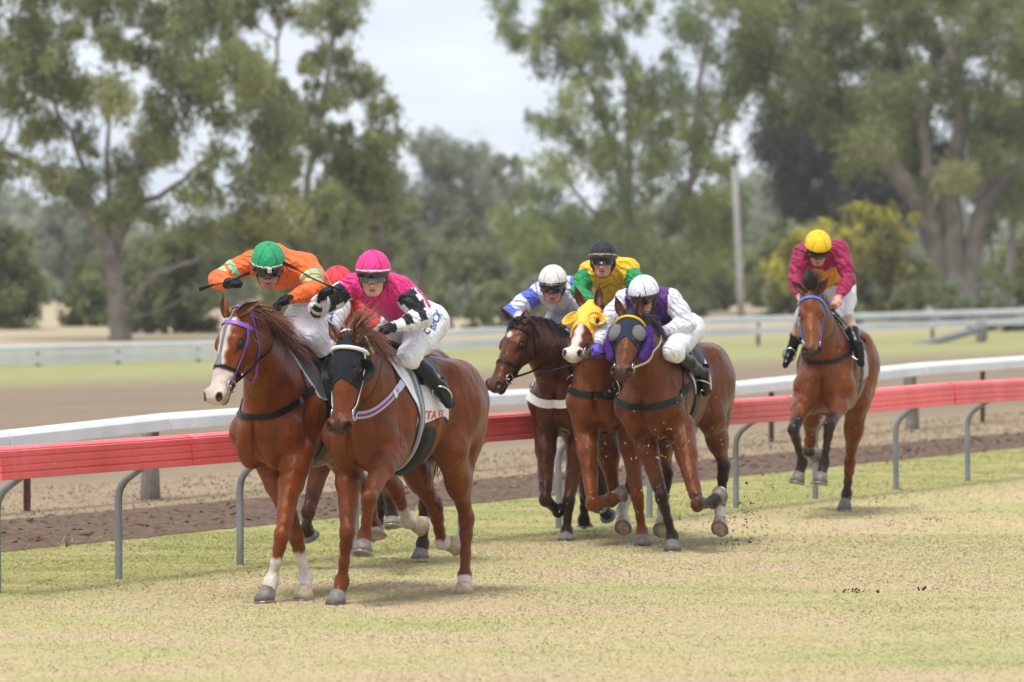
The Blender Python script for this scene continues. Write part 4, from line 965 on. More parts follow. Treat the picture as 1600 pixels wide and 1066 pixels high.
M_GFRAME = plain('goggle_frame', (.007, .007, .008), .4, .2, 60)
M_BAND = plain('elastic_band', (.72, .70, .68), .7, .1, 90, .3, 500, .002)
M_BANDT = plain('tan_elastic_band', (.50, .36, .28), .7, .1, 90, .3, 500, .002)
M_WHIP = plain('whip_grip', (.007, .007, .0075), .45, .3, 90, .3, 300, .002)
def glove_mat(name, c): return plain(name, c, .55, .25, 60, .4, 150, .006)
M_GLOVE = glove_mat('black_glove', (.009, .010, .014))
class Frame:
    def __init__(s, o, f, up): s.o = np.asarray(o, float); s.f = unit(f); s.u = unit(up - s.f * (up @ s.f)); s.s = np.cross(s.f, s.u)   # s = wearer's right
    def __call__(s, l, f, u): return s.o + s.s * l + s.f * f + s.u * u
    def inv(s, P): return np.stack([(P - s.o) @ s.s, (P - s.o) @ s.f, (P - s.o) @ s.u], 1)
def head_field(g, h, open_mouth=.0):
    X = np.array([h.s, h.f, h.u])
    g.ell(h(0, -.012, .030), (.075, .094, .082), X, .03).ell(h(0, .030, -.030), (.064, .064, .082), X, .03)
    g.ell(h(0, .052, -.088), (.040, .038, .030), X, .025)
    for s in (1, -1):
        g.cone(h(.052 * s, .005, -.070), h(.020 * s, .070, -.098), .020, .018, .025)          # jaw
        g.ell(h(.045 * s, .062, -.030), (.022, .018, .020), X, .02)                           # cheek bone
        g.ell(h(.030 * s, .080, .020), (.028, .012, .009), X, .012)                           # brow
        g.ell(h(.078 * s, -.012, -.018), (.010, .020, .030), X, .01)                          # ear
        g.ell(h(.014 * s, .100, -.040), (.010, .011, .009), X, .008)                          # nostril wing
    g.cone(h(0, .088, .004), h(0, .116, -.036), .009, .0135, .012)
    g.ell(h(0, .090, -.064), (.024, .012, .006), X, .006).ell(h(0, .088, -.078), (.021, .012, .007), X, .006)
    for s in (1, -1):
        g.carve(h(.031 * s, .094, .000), (.019, .012, .011), X, .012); g.carve(h(.008 * s, .108, -.049), (.005, .007, .004), X, .003)
    g.carve(h(0, .104, -.071), (.023, .016, .0025 + open_mouth), X, .004)
    return g
def hand_field(g, w, d, pn, th, infl=0.):
    """fist: wrist w, direction d, palm normal pn, thumb-side sign axis th"""
    d = unit(d); pn = unit(pn - d * (pn @ d)); l = np.cross(d, pn); l = l * (1 if l @ th > 0 else -1); X = np.array([d, pn, l])
    g.ell(w + d * .045, (.050 + infl, .017 + infl, .040 + infl), X, .015); g.cone(w - d * .03, w + d * .02, .027 + infl, .029 + infl, .02)
    for o, L in ((-.030, .82), (-.010, .96), (.011, 1.0), (.031, .92)):
        p0 = w + d * (.082 - abs(o - .005) * .15) + l * o; p1 = p0 + (d * .55 + pn * .83) * .036 * L
        p2 = p1 + (pn * .42 - d * .90) * .026 * L; p3 = p2 + (-d * .75 - pn * .55) * .020 * L
        for a, b, ra, rb in ((p0, p1, .0100, .0092), (p1, p2, .0092, .0085), (p2, p3, .0085, .0075)): g.cone(a, b, ra + infl, rb + infl, .004)
    t0 = w + d * .025 + l * .034; t1 = t0 + (d * .62 + pn * .50 + l * .45) * .036; t2 = t1 + (d * .60 + pn * .70 - l * .42) * .030
    g.cone(t0, t1, .0125 + infl, .0105 + infl, .006); g.cone(t1, t2, .0105 + infl, .009 + infl, .004)
    return g
def build_jockey(c, j):
    O, F, Lf, X = c['O'], c['F'], c['Lf'], c['X']
    def J(q):
        if q[0] == 'l': return X(q[1], q[2], q[3])
        c0 = A(0, 0, CAM_H); D = W(q[0], q[1], 1.) - c0; return c0 + D * (((O - c0) @ F + q[2]) / (D @ F))
    p = {k: J(v) for k, v in j['j'].items()}
    hf_ = c['f']
    for k_, md in (('knR', .065), ('knL', .065), ('anR', .068), ('anL', .068), ('toR', .05), ('toL', .05)):     # legs lie against the horse, not in it
        q_ = j['j'][k_]; dv = (unit(A(0, 0, CAM_H) - p[k_]) if q_[0] != 'l' else Lf * (1 if k_[2] == 'L' else -1))
        for _ in range(60):
            if hf_(p[k_][None])[0] >= md: break
            p[k_] = p[k_] + dv * .008
    look = A(j['look'][0], -j['look'][1], j['look'][2]); h = Frame(p['head'], look, A(*j.get('up', (0, 0, 1))))
    root = empty('jockey', p['hip'] * A(1, 1, 0) + A(0, 0, p['hip'][2]), j['label'], 'jockey', 'jockeys riding in the race')
    msh = (p['shR'] + p['shL']) / 2; hip = p['hip']; ax = unit(hip - msh); lat = unit(p['shR'] - p['shL'])
    front = np.cross(lat, ax); front = front * (1 if front @ A(0, -.6, -.8) > 0 else -1)
    lat = unit(lat - ax * (lat @ ax)); hl = unit(-Lf * .85 + lat * .15)
    mid = msh * .5 + hip * .5 - front * j.get('arch', .03)
    nb = msh - ax * .01 + A(0, 0, .02)
    hR, hL = hip + hl * .095, hip - hl * .095
    def torso(g, e):
        g.cone(p['shR'] * .85 + msh * .15, p['shL'] * .85 + msh * .15, .068 + e, .068 + e, .06)
        g.cone(msh + ax * .09, mid, .165 + e, .145 + e, .07, front, .74)
        g.cone(mid, hip, .145 + e, .150 + e, .07, front, .80)
        return g
    def arm(g, s, e, pf=0.):
        S, E, Wt = p['sh' + s], p['el' + s], p['wr' + s]
        g.chain([S, S * .5 + E * .5, E], [.066 + e, .054 + e + pf, .046 + e + pf * .8], .05)
        g.chain([E, E * .6 + Wt * .4, Wt], [.044 + e + pf * .8, .042 + e + pf, .028 + e], .03); return g
    def leg(g, s, e, toknee=False):
        Hp, K, An = (hR if s == 'R' else hL), p['kn' + s], p['an' + s]
        g.chain([Hp, Hp * .5 + K * .5, K], [.105 + e, .085 + e, .062 + e], .07)
        end = K + (An - K) * (.16 if toknee else 1)
        g.cone(K, end, .056 + e, (.052 if toknee else .036) + e, .03); return g
    # the body: one continuous figure under the clothes
    g = Field(); torso(g, -.02); arm(g, 'R', -.006); arm(g, 'L', -.006); leg(g, 'R', -.012); leg(g, 'L', -.012)
    g.cone(nb, h(0, -.01, -.05), .060, .052, .03); head_field(g, h, j.get('mouth', 0.))
    hands = {}
    for s in 'RL':
        w = p['wr' + s]; hd = p['ha' + s] - w; pn = A(*j.get('palm' + s, (0, -.2, -1))); th = A(*j.get('thumb' + s, (lat * (-1 if s == 'R' else 1)))) ; hands[s] = (w, hd, pn, th)
        hand_field(g, w, hd, pn, th)
        g.cone(p['an' + s], p['to' + s], .034, .028, .02)
    sk = A(*j.get('skin', (.56, .29, .20)))
    def at(V):
        q = h.inv(V); C = np.tile(sk, (len(V), 1)); mixin = lambda C, m, col: C * (1 - m[:, None]) + A(*col) * m[:, None]
        fr = (q[:, 1] > .03) & (np.linalg.norm(q, axis=1) < .16)
        C = mixin(C, fr * .5 * np.exp(-(((np.abs(q[:, 0]) - .042) / .022) ** 2 + ((q[:, 2] + .035) / .022) ** 2)), (.60, .22, .16))
        C = mixin(C, fr * .5 * np.exp(-((q[:, 0] / .016) ** 2 + ((q[:, 2] + .036) / .018) ** 2)), (.58, .22, .16))
        C = mixin(C, fr * .8 * np.exp(-((q[:, 0] / .024) ** 4 + ((q[:, 2] + .071) / .0125) ** 4)), (.42, .13, .11))
        C = mixin(C, fr * .95 * np.exp(-((q[:, 0] / .022) ** 4 + ((q[:, 2] + .071) / .0038) ** 4)), (.07, .02, .02))
        C = mixin(C, fr * j.get('stubble', .12) * sstep(-.05, -.085, q[:, 2]), (.22, .14, .11))
        return {'coat': C}
    field_mesh(g, .0062, 'body', M_SKIN, root, attrs=at, smooth=1)
    # hair at the back and sides under the helmet, eyes
    for s in (1, -1):
        e = Field().ell(h(.031 * s, .081, .0), (.0125, .0125, .0115)); 
        def ea(V, s=s):
            r = np.linalg.norm(h.inv(V)[:, [0, 2]] - A(.031 * s, -.001), axis=1); C = np.tile(A(.6, .57, .54), (len(V), 1)); C[r < .0062] = (.05, .03, .02); return {'coat': C}
        field_mesh(e, .003, 'eye', M_SKIN, root, attrs=ea, smooth=0)
    hf = head_field(Field(), h)
    hc = A(*j.get('hair', (.05, .03, .02)))
    sh = lambda f, reg, R, hh, t0, t1, nm, m, par, at=None: shell_mesh(f, reg, h.o - R, h.o + R, hh, t0, t1, nm, m, par, at, 1)
    sh(hf, lambda P: (lambda q: np.maximum.reduce([q[:, 1] - .012 - .2 * np.abs(q[:, 2]), -.075 - q[:, 2], q[:, 2] - .03]))(h.inv(P)), .17, .007, -.002, .009, 'hair',
       plain('hair', tuple(hc), .6, .3, 120), root)
    # jacket
    jf = Field(); torso(jf, .006); arm(jf, 'R', .004, .010); arm(jf, 'L', .004, .010); jf.cone(nb + ax * .02, nb - ax * .02 + A(0, 0, .035), .075, .066, .03)
    def wr(P):
        q = P @ A(.5, .3, .8) * 62 + 1.6 * np.sin(P @ A(.7, -.4, .2) * 38) + j.get('seed', 0); q2 = P @ A(-.6, .2, .7) * 95 + 2 * np.sin(P @ A(.2, .8, .5) * 30)
        return .0022 * np.sin(q) + .0016 * np.sin(q2)
    cut = lambda P: np.maximum.reduce([(P - (hip - ax * .03)) @ ax] + [np.where(np.linalg.norm(P - p['wr' + s], axis=1) < .16, (P - p['wr' + s] + unit(p['wr' + s] - p['el' + s]) * j.get('cuff', .0)) @ unit(p['wr' + s] - p['el' + s]), -1) for s in 'RL'])
    jm = lambda P: np.maximum(jf(P) + wr(P), cut(P))
    a, b, r = jf.bounds_arrays(); lo, hi = (np.minimum(a, b) - r[:, None] - .02).min(0), (np.maximum(a, b) + r[:, None] + .02).max(0)
    def info(V):
        def seg(a, b):
            ba = b - a; t = np.clip(((V - a) @ ba) / (ba @ ba), 0, 1); return np.linalg.norm(V - a - t[:, None] * ba, axis=1), t
        best = seg(msh, hip)[0] - .10; part = np.zeros(len(V), int); arm_t = np.full(len(V), -1.)
        for i, s in ((1, 'R'), (2, 'L')):
            d1, t1 = seg(p['sh' + s], p['el' + s]); d2, t2 = seg(p['el' + s], p['wr' + s]); d = np.minimum(d1, d2)
            m = d < best; part[m] = i; best[m] = d[m]; arm_t[m] = np.where(d1 < d2, t1 * .5, .5 + t2 * .5)[m]
        q = V - msh
        rad = np.zeros((len(V), 3))
        for i, s in ((1, 'R'), (2, 'L')):
            m = part == i; lo_ = arm_t[m] < .5; a = np.where(lo_[:, None], p['sh' + s], p['el' + s]); b = np.where(lo_[:, None], p['el' + s], p['wr' + s])
            ba = b - a; r_ = V[m] - a; r_ = r_ - ba * ((r_ * ba).sum(1) / (ba * ba).sum(1))[:, None]; rad[m] = r_ / np.maximum(np.linalg.norm(r_, axis=1, keepdims=True), 1e-6)
        return dict(rad=rad, part=part, t=arm_t, x=q @ lat, y=q @ ax, z=q @ front, V=V, p=p, lat=lat, front=front, ax=ax)
    V, Q = polygonise(jm, lo, hi, .0078, lambda q: jf.lower(q).min(), 1)
    link_mesh('racing_silks', np_mesh('racing_silks', V, Q, attrs={'coat': j['silk'](info(V))}), M_SILK, root)
    # breeches
    bf = Field(); bf.cone(hip - ax * .05, hip + ax * .03, .150, .145, .06, front, .85); leg(bf, 'R', .012, True); leg(bf, 'L', .012, True)
    bm = lambda P: bf(P) + wr(P * .9) * .8
    a, b, r = bf.bounds_arrays(); lo, hi = (np.minimum(a, b) - r[:, None] - .02).min(0), (np.maximum(a, b) + r[:, None] + .02).max(0)
    V, Q = polygonise(bm, lo, hi, .0085, lambda q: bf.lower(q).min(), 1); bc = A(*j.get('breech', (.74, .73, .76)))
    br = link_mesh('breeches', np_mesh('breeches', V, Q, attrs={'coat': np.tile(bc, (len(V), 1))}), M_BREECH, root)
    for tx in j.get('lettering', []):
        body, size, s, q, o, col = tx; Hp, K = (hR if s == 'R' else hL), p['kn' + s]; ex = unit(K - Hp) * -1; cpos = Hp * (1 - q) + K * q
        outw = unit(o[0] * lat + A(0, -1, 0) * o[1] + A(0, 0, 1) * o[2]); ey = unit(np.cross(outw, ex)); ey = ey * (1 if ey[2] > -0.2 else -1); ex = np.cross(ey, outw)
        text_on(bm, body, size, cpos + outw * .12, ex, ey, plain('leg_lettering', col, .6), br, .004)
    # boots, gloves
    for s in 'RL':
        K, An, T = p['kn' + s], p['an' + s], p['to' + s]; b = Field(); top = K * .80 + An * .20
        b.chain([top, K * .45 + An * .55, An], [.059, .056, .042], .03); fd = unit(T - An)
        b.cone(An - fd * .03 + unit(An - K) * .035, T, .038, .030, .03); b.cone(An, An * .4 + T * .6, .040, .034, .03)
        bcol = j.get('boottop')
        def ba(V, K=K, An=An):
            t = ((V - K) @ (An - K)) / ((An - K) @ (An - K)); C = np.tile(A(.005, .005, .0055), (len(V), 1))
            if bcol: C = C * sstep(.5, .56, t)[:, None] + A(*bcol) * (1 - sstep(.5, .56, t)[:, None])
            return {'coat': C}
        bo = field_mesh(b, .0075, 'boot', M_BOOT, root, attrs=ba, smooth=1)
        so = MB(); sd = unit(np.cross(fd, K - An)); dn = np.cross(fd, sd); dn = dn * (1 if dn @ (K - An) < 0 else -1)
        for q, ww in ((0, .03),): so.prism([An - fd * .06 + sd * .028 + dn * .05, An - fd * .06 - sd * .028 + dn * .05, T + fd * .01 - sd * .026 + dn * .026, T + fd * .035 + dn * .022, T + fd * .01 + sd * .026 + dn * .026], dn, .012)
        so.build('sole', M_RUBBER, bo, smooth=False)
        # stirrup iron and leather hang from the saddle
        ce = An * .45 + T * .55; n = 21; th = np.linspace(0, 2 * math.pi, n); upv = unit(K - An)
        mb = MB(); mb.tube(ce + upv * .025 + np.cos(th)[:, None] * upv * .068 + np.sin(th)[:, None] * sd * .056, .006, 6, False)
        ir = mb.build('stirrup', M_METAL, c['root'])
        sg = 1 if s == 'L' else -1; e0 = X(.02, .20 * sg, 1.48); P = spline([ce + upv * .095, (ce + upv * .095) * .5 + e0 * .5, e0], 12)
        d, gr = c['f'](P), fgrad(c['f'], P); P = P + np.maximum(0, .02 - d)[:, None] * gr
        MB().ribbon(P, np.tile(Lf * sg, (12, 1)), .018, .004).build('stirrup_leather', j.get('leather', M_LEATHER), ir)
        if j.get('glove' + s, 1):
            gl = hand_field(Field(), *hands[s], infl=.0025)
            gm = j.get('glovemat', M_GLOVE); go = field_mesh(gl, .0042, 'glove', gm, root, smooth=1)
            w, hd, pn, th_ = hands[s]
            mb = MB(); a_ = unit(p['wr' + s] - p['el' + s]); e1 = unit(np.cross(a_, A(.3, .2, .9))); e2 = np.cross(a_, e1); torus(mb, w - a_ * .012, e1, e2, .032, .006)
            mb.build('glove_cuff', j.get('cuffmat', gm), go)
    # helmet with silk cover, elastic band, spare goggles and goggles
    Xh = np.array([h.s, h.f, h.u]); cf = Field().ell(h(0, -.012, .042), (.108, .130, .118), Xh)
    cap = j['cap']; base = lambda q: .040 + .22 * q[:, 1]
    def cap_at(V):
        q = h.inv(V); ang = np.arctan2(q[:, 0], q[:, 1] + .012); return {'coat': np.asarray(cap(q, ang)), 'seam': np.cos(ang * 3) }
    capf = lambda P: cf(P) + .0022 * np.sin(np.arctan2(h.inv(P)[:, 0], h.inv(P)[:, 1] + .012) * 22 + 9 * h.inv(P)[:, 2] / .1) * sstep(.09, .045, h.inv(P)[:, 2])
    creg = lambda P: (lambda q: base(q) - .012 - q[:, 2])(h.inv(P))
    gcap = lambda P: np.maximum(np.abs(capf(P)) - .005, creg(P))
    V, Q = polygonise(gcap, h.o - .2, h.o + .2, .006, lambda q: max(cf.lower(q).min() - .03, 0), 1)
    he = link_mesh('helmet', np_mesh('helmet', V, Q, attrs=cap_at(V)), M_CAP, root)
    field_mesh(Field().ell(h(0, -.012, .163), (.012, .012, .008), Xh), .004, 'cap_button', M_CAP, he, attrs=lambda V: {'coat': np.asarray(cap(h.inv(V) * 0 + A(0, 0, .15), np.zeros(len(V))))})
    band = j.get('band', M_BAND)
    if band: sh(cf, lambda P: (lambda q: np.abs(q[:, 2] - base(q) - .002) - .0075)(h.inv(P)), .2, .0055, .004, .0085, 'helmet_band', band, he)
    # peaked shell edge under the cover
    sh(cf, lambda P: (lambda q: np.maximum(q[:, 2] - base(q), base(q) - .024 - .014 * sstep(.0, .06, q[:, 1]) - q[:, 2]))(h.inv(P)), .2, .006, -.006, .002 if 1 else 0, 'helmet_shell', M_GFRAME, he)
    if j.get('spare', 1):
        sh(cf, lambda P: (lambda q: np.maximum.reduce([np.abs(q[:, 2] - base(q) + .026) - .019, .045 - q[:, 1]]))(h.inv(P)), .2, .0055, .001, .010, 'spare_goggles', M_LENS, he)
        if j.get('spare') == 2:
            mb = MB(); q = h(-.012, .135, .055); mb.box(q, h.s * .014, h.u * .016, h.f * .004); mb.build('goggle_tab', M_BAND, he, smooth=False)
    lens = j.get('lens', M_LENS)
    sh(hf, lambda P: (lambda q: np.maximum.reduce([np.abs(q[:, 2] - .000) - .021 + .010 * sstep(.018, .0, np.abs(q[:, 0])) * (q[:, 2] < 0), .048 - q[:, 1], .006 - .014 - (q[:, 2] + .021)]))(h.inv(P)), .17, .0052, .006, .015, 'goggles', lens, root)
    sh(hf, lambda P: (lambda q: np.maximum.reduce([np.abs(q[:, 2] - .001 + .02 * (q[:, 1] - .05)) - .013, q[:, 1] - .055]))(h.inv(P)), .17, .0055, .006, .0125, 'goggle_strap', M_GFRAME, root)
    P_, N_ = path_on(hf, [h(.085, .0, .03), h(.078, .018, -.035), h(.058, .035, -.085), h(0, .05, -.125), h(-.058, .035, -.085), h(-.078, .018, -.035), h(-.085, .0, .03)], 40, .003)
    MB().ribbon(P_, N_, .014, .003).build('chin_strap', M_GFRAME, root)
    if j.get('chinbib'):   # padded cheek straps
        for s in (1, -1):
            P_, N_ = path_on(hf, [h(.085 * s, -.005, .03), h(.082 * s, .005, -.02), h(.07 * s, .012, -.065)], 16, .003); MB().ribbon(P_, N_, .035, .006).build('cheek_pad', M_GFRAME, root)
    j['p'] = p; j['root'] = root; j['h'] = h
    if 'whip' in j:
        a, b = J(j['whip'][0]), J(j['whip'][1]); w = empty('riding_whip', a, j['whip'][2], 'whip', 'riding whips'); d = b - a; n = 14; t = np.linspace(0, 1, n)
        P = a + d * t[:, None] + A(0, 0, -.01) * (np.sin(t * 3.1))[:, None] * j.get('whipbend', 1)
        MB().tube(P, np.interp(t, [0, .25, .27, .8, 1], [.0085, .008, .0055, .004, .004]), 8).build('shaft', M_WHIP, w)
        MB().tube([a - unit(d) * .012, a - unit(d) * .004, a + unit(d) * .012, a + unit(d) * .02], [.008, .013, .013, .008], 10).build('knob', M_WHIP, w)
        e1 = unit(np.cross(d, A(0, 1, 0.1))); mb = MB(); mb.prism([b - e1 * .006, b + e1 * .006, b + unit(d) * .10 + e1 * .013, b + unit(d) * .10 - e1 * .013], np.cross(unit(d), e1), .005); mb.build('flap', j.get('flapmat', M_WHIP), w, smooth=False)
    return j
def cap_mat():
    t = NT('silk_cap_cover'); c = t.attr('coat', True); sm = t.attr('seam')
    line = t.ramp(t.math('ABSOLUTE', sm), [(0, (.0, .0, .0)), (.09, (1, 1, 1))])
    c = t.mix(1, c, t.ramp(t.noise(40, 4), [(.3, (.9, .9, .9)), (.7, (1.06, 1.06, 1.06))]), 'MULTIPLY')
    c = t.mix(1, c, t.ramp(t.math('ABSOLUTE', sm), [(0, (.62, .62, .62)), (.05, (.75, .75, .75)), (.1, (1, 1, 1))]), 'MULTIPLY')
    t.base(c).set(Roughness=.52, Sheen_Weight=.05, Specular_IOR_Level=.35)
    t.bump(t.math('ADD', t.math('MULTIPLY', line, .35), t.math('MULTIPLY', t.noise(38, 4, stretch=(1, 1, .6)), .6)), 1., .03); return t.m
M_CAP = cap_mat()
# ---------------------------------------------------------------- the seven horses and their riders
RED_M, DARK_M, BLK_M = hair_mat('chestnut_mane', (.17, .058, .026)), hair_mat('dark_mane', (.030, .018, .014)), hair_mat('black_mane', (.016, .013, .013))
rad = math.radians
def cloth_border(name, c, e, w=.012):
    t = NT(name); m = t.ramp(t.n('ShaderNodeMapRange', {0: t.attr('edge'), 1: -w - .002, 2: -w + .002}).outputs[0], [(0, (0, 0, 0)), (1, (1, 1, 1))])
    t.base(t.mix(m, t.mix(1, c, t.ramp(t.noise(14, 5), [(.3, (.85, .85, .85)), (.7, (1.08, 1.08, 1.08))]), 'MULTIPLY'), e)).set(Roughness=.7).bump(t.noise(24, 5), .5, .015); return t.m
M_CLOTHW = cloth_border('white_saddle_cloth', (.66, .65, .68), (.015, .015, .018))
M_CLOTHG = cloth_border('grey_saddle_cloth', (.40, .38, .38), (.02, .02, .02), .006)
M_CLOTHB = cloth_border('black_saddle_cloth', (.06, .06, .065), (.55, .55, .56), .014)
M_RED, M_PURPLE = plain('red_print', (.62, .035, .03), .6), plain('purple_strap', (.20, .085, .42), .5, .15, 60, .2, 300)
M_BLUE, M_LIME, M_YEL = plain('blue_strap', (.05, .16, .62), .5, .15, 60, .2, 300), plain('lime_strap', (.20, .62, .05), .45, .1, 60), plain('yellow_strap', (.80, .50, .02), .5, .1, 60, .2, 300)
M_HOODN, M_HOODY = plain('navy_hood_cloth', (.019, .027, .046), .85, .2, 60, .5, 260, .003), plain('yellow_hood_cloth', (.80, .48, .05), .8, .12, 40, .5, 200, .004)
M_HOODK = plain('charcoal_hood_cloth', (.015, .017, .023), .85, .2, 60, .5, 260, .003)
M_MESH = plain('grey_mesh_cup', (.15, .145, .14), .6, .45, 420, .9, 420, .006)
M_PALEH = plain('pale_hoof', (.50, .38, .26), .6, .35, 26, .3, 90)
M_LIGHTL = plain('cream_strap', (.50, .45, .34), .6, .15, 60, .2, 300)
M_LILAC = plain('striped_lilac_strap', (.42, .40, .56), .6, .1, 60); M_PLUM = plain('plum_stripe', (.22, .05, .14), .6)
M_GREYG = plain('grey_girth_web', (.16, .17, .18), .6, .2, 80, .3, 300); M_GREYS = plain('pale_girth_stripe', (.34, .36, .37), .6)
def fleece():
    t = NT('purple_fleece'); t.base(t.ramp(t.noise(70, 5, rough=.8), [(.3, (.045, .010, .15)), (.7, (.15, .04, .40))])).set(Roughness=.95).bump(t.noise(150, 4, rough=.8), 1., .02); return t.m
M_FLEECE = fleece()
def sock_blaze(t0, t1, w0, w1, off=0.):
    return lambda t, n, l: np.maximum.reduce([np.abs(l - off) - (w0 + (w1 - w0) * np.clip((t - t0) / (t1 - t0), 0, 1)), t0 - t, t - t1, -.03 - n])

# 1 pink cap
H1 = dict(u0=622, d=37.6, yaw=rad(25), coat=(.132, .0330, .0078), dark=(.095, .028, .010), manemat=RED_M, label='chestnut racehorse in a charcoal blinker hood, leading beside the white blazed horse',
  poll=(546, 527, .98), nose=(529, 677, 1.18), h=.0085, seed=1, muzzle=.75, mane_side=1, mane_len=.20, fore_len=.27, fore_sag=.03, fore_dir=(620, 455, .75), ears={-1: (511, 500, .98), 1: (562, 497, .98)},
  legs=dict(fr=((543, 832, .72), (534, 908, .66), (524, 944, .74)), fl=((577, 780, .95), (570, 836, .86), (566, 864, .92)), hl=((729, 811, -.80), (726, 900, -.72), (725, 927, -.68)), hr=((680, 796, -.72), (690, 848, -.88), (714, 852, -1.0))),
  socks=dict(hl=.95, hr=1.15), hoofmat=dict(hl=M_PALEH, hr=M_PALEH))
# 2 green cap
H2 = dict(u0=482, d=38.1, yaw=rad(28), coat=(.172, .0410, .0078), manemat=RED_M, label='bright chestnut racehorse with a broad white blaze and purple bridle, at the left',
  poll=(372, 489, 1.12), nose=(332, 630, 1.36), h=.0085, seed=2, muzzle=.0, mane_side=1, mane_len=.26, fore_len=.20, fore_dir=(420, 495, .9), ears={-1: (349, 462, 1.12), 1: (406, 470, 1.08)},
  legs=dict(fl=((441, 836, .86), (424, 908, .88), (413, 938, .98)), fr=((463, 838, .52), (477, 903, .50), (474, 935, .60)), hl=((620, 770, -.74), (636, 815, -.90), (660, 822, -1.02)), hr=((575, 765, -.9), (584, 820, -.84), (588, 838, -.8))),
  socks=dict(fl=1.5, fr=1.6, hl=1.5), hoofmat=dict(fr=M_PALEH, hl=M_PALEH, hr=M_PALEH), blaze=lambda t, n, l: np.minimum(sock_blaze(.05, .46, .040, .034, -.004)(t, n, l), np.maximum(.38 - t, -.085 - n)), blazecol=A(.62, .53, .49))
# 3 red cap, hidden
H3 = dict(u0=590, d=41.3, yaw=rad(26), coat=(0.083, 0.0267, 0.0119), dark=(.02, .014, .012), manemat=DARK_M, label='dark brown racehorse almost wholly hidden behind the two leading chestnuts', h=.012, seed=3,
  poll=(556, 560, .98), nose=(552, 640, 1.3), legs=dict(fr=((482, 800, .62), (478, 826, .45), (484, 838, .40)), fl=((610, 775, .95), (612, 800, .92), (613, 822, .96)), hl=((665, 790, -.7), (660, 850, -.75), (656, 872, -.7)), hr=((600, 770, -.8), (590, 820, -.9), (588, 838, -.9))), points=dict(fr=2.1, fl=2.1, hl=2, hr=2), mane_n=200)
# 4 white cap and blue bands
H4 = dict(u0=905, d=45.6, yaw=rad(16), coat=(0.078, 0.0237, 0.0097), dark=(.014, .011, .010), manemat=BLK_M, label='dark bay racehorse with a black mane, small white star and white breast strap', h=.0105, seed=4,
  poll=(815, 503, 1.10), nose=(769, 610, 1.42), ears={-1: (786, 485, 1.1), 1: (822, 487, 1.08)}, mane_side=1, fore_len=.12, fore_dir=(795, 500, 1.2),
  legs=dict(fr=((852, 780, .80), (872, 798, .55), (884, 790, .48)), fl=((889, 781, .62), (885, 829, .60), (884, 844, .66)), hl=((940, 760, -.75), (945, 800, -.9), (950, 806, -.95)), hr=((915, 765, -.7), (912, 812, -.85), (914, 822, -.9))),
  points=dict(fr=2.1, fl=2.1, hl=2, hr=2), blaze=lambda t, n, l: np.hypot((t - .15) / 1.6, l) - .017)
# 5 black cap
H5 = dict(u0=962, d=44.9, yaw=rad(14), coat=(0.146, 0.0382, 0.0090), manemat=RED_M, label='chestnut racehorse in a yellow blinker hood with a white blaze', h=.0105, seed=5, dz=.02, mane_side=1,
  poll=(924, 477, 1.05), nose=(893, 560, 1.53), ears={-1: (893, 436, 1.06), 1: (937, 441, 1.03)}, forelock=0, muzzle=.25,
  legs=dict(fr=((925, 787, .86), (955, 782, .62), (972, 771, .56)), fl=((996, 776, .62), (1003, 830, .56), (1004, 852, .62)), hl=((985, 765, -.7), (973, 796, -.66), (974, 824, -.56)), hr=((960, 775, -.75), (940, 785, -.95), (935, 790, -1.0))),
  socks=dict(hl=1.7), hoofmat=dict(hl=M_PALEH), sole=('hl',), blaze=lambda t, n, l: np.minimum(sock_blaze(.10, .58, .022, .036)(t, n, l), np.maximum(.50 - t, -.06 - n)))
# 6 plain white cap
H6 = dict(u0=1047, d=44.0, yaw=rad(19), coat=(0.108, 0.0283, 0.0075), dark=(.013, .010, .010), manemat=BLK_M, label='bay racehorse in a navy hood with grey mesh eye cups and purple fleece cheek rolls', h=.010, seed=6, mane_side=1,
  poll=(986, 492, 1.0), nose=(970, 589, 1.42), ears={-1: (961, 462, 1.02), 1: (1000, 457, 1.0)}, forelock=0,
  legs=dict(fr=((1034, 777, .66), (1050, 838, .56), (1051, 860, .62)), fl=((1090, 788, .88), (1114, 784, .66), (1124, 775, .58)), hl=((1131, 728, -.80), (1125, 793, -.80), (1125, 826, -.70)), hr=((1042, 740, -.8), (1036, 798, -.80), (1034, 828, -.70))),
  sole=('hl', 'hr'), points=dict(fr=2.25, fl=2.0, hl=2.2, hr=2.2), socks=dict(hl=1.05, hr=1.05), hoofmat=dict(hl=M_PALEH, hr=M_PALEH))
# 7 yellow cap
H7 = dict(u0=1302, d=49.4, yaw=rad(11), coat=(0.158, 0.0420, 0.0105), dark=(.022, .018, .018), manemat=BLK_M, label='bay racehorse with a blue browband and black lower legs, trailing at the right', h=.0105, seed=7, dz=.03, mane_side=.3, fore_len=.17, fore_sag=0., fore_dir=(1270, 428, 1.0), tail_side=-.5,
  poll=(1267, 457, .98), nose=(1269, 556, 1.32), ears={-1: (1234, 438, 1.0), 1: (1293, 436, .98)}, muzzle=.85,
  legs=dict(fr=((1240, 672, .95), (1254, 722, .78), (1245, 754, .84)), fl=((1296, 666, .98), (1288, 722, .90), (1281, 755, .96)), hl=((1328, 722, -.78), (1323, 772, -.72), (1319, 796, -.64)), hr=((1266, 690, -.7), (1262, 705, -.9), (1276, 712, -1.0))),
  points=dict(fr=2.35, fl=2.35, hl=1.4, hr=1.6))
for c in (H1, H2, H3, H4, H5, H6, H7):
    if os.environ.get('ONLY') and str(c['seed']) not in os.environ['ONLY']: continue
    build_horse(c)

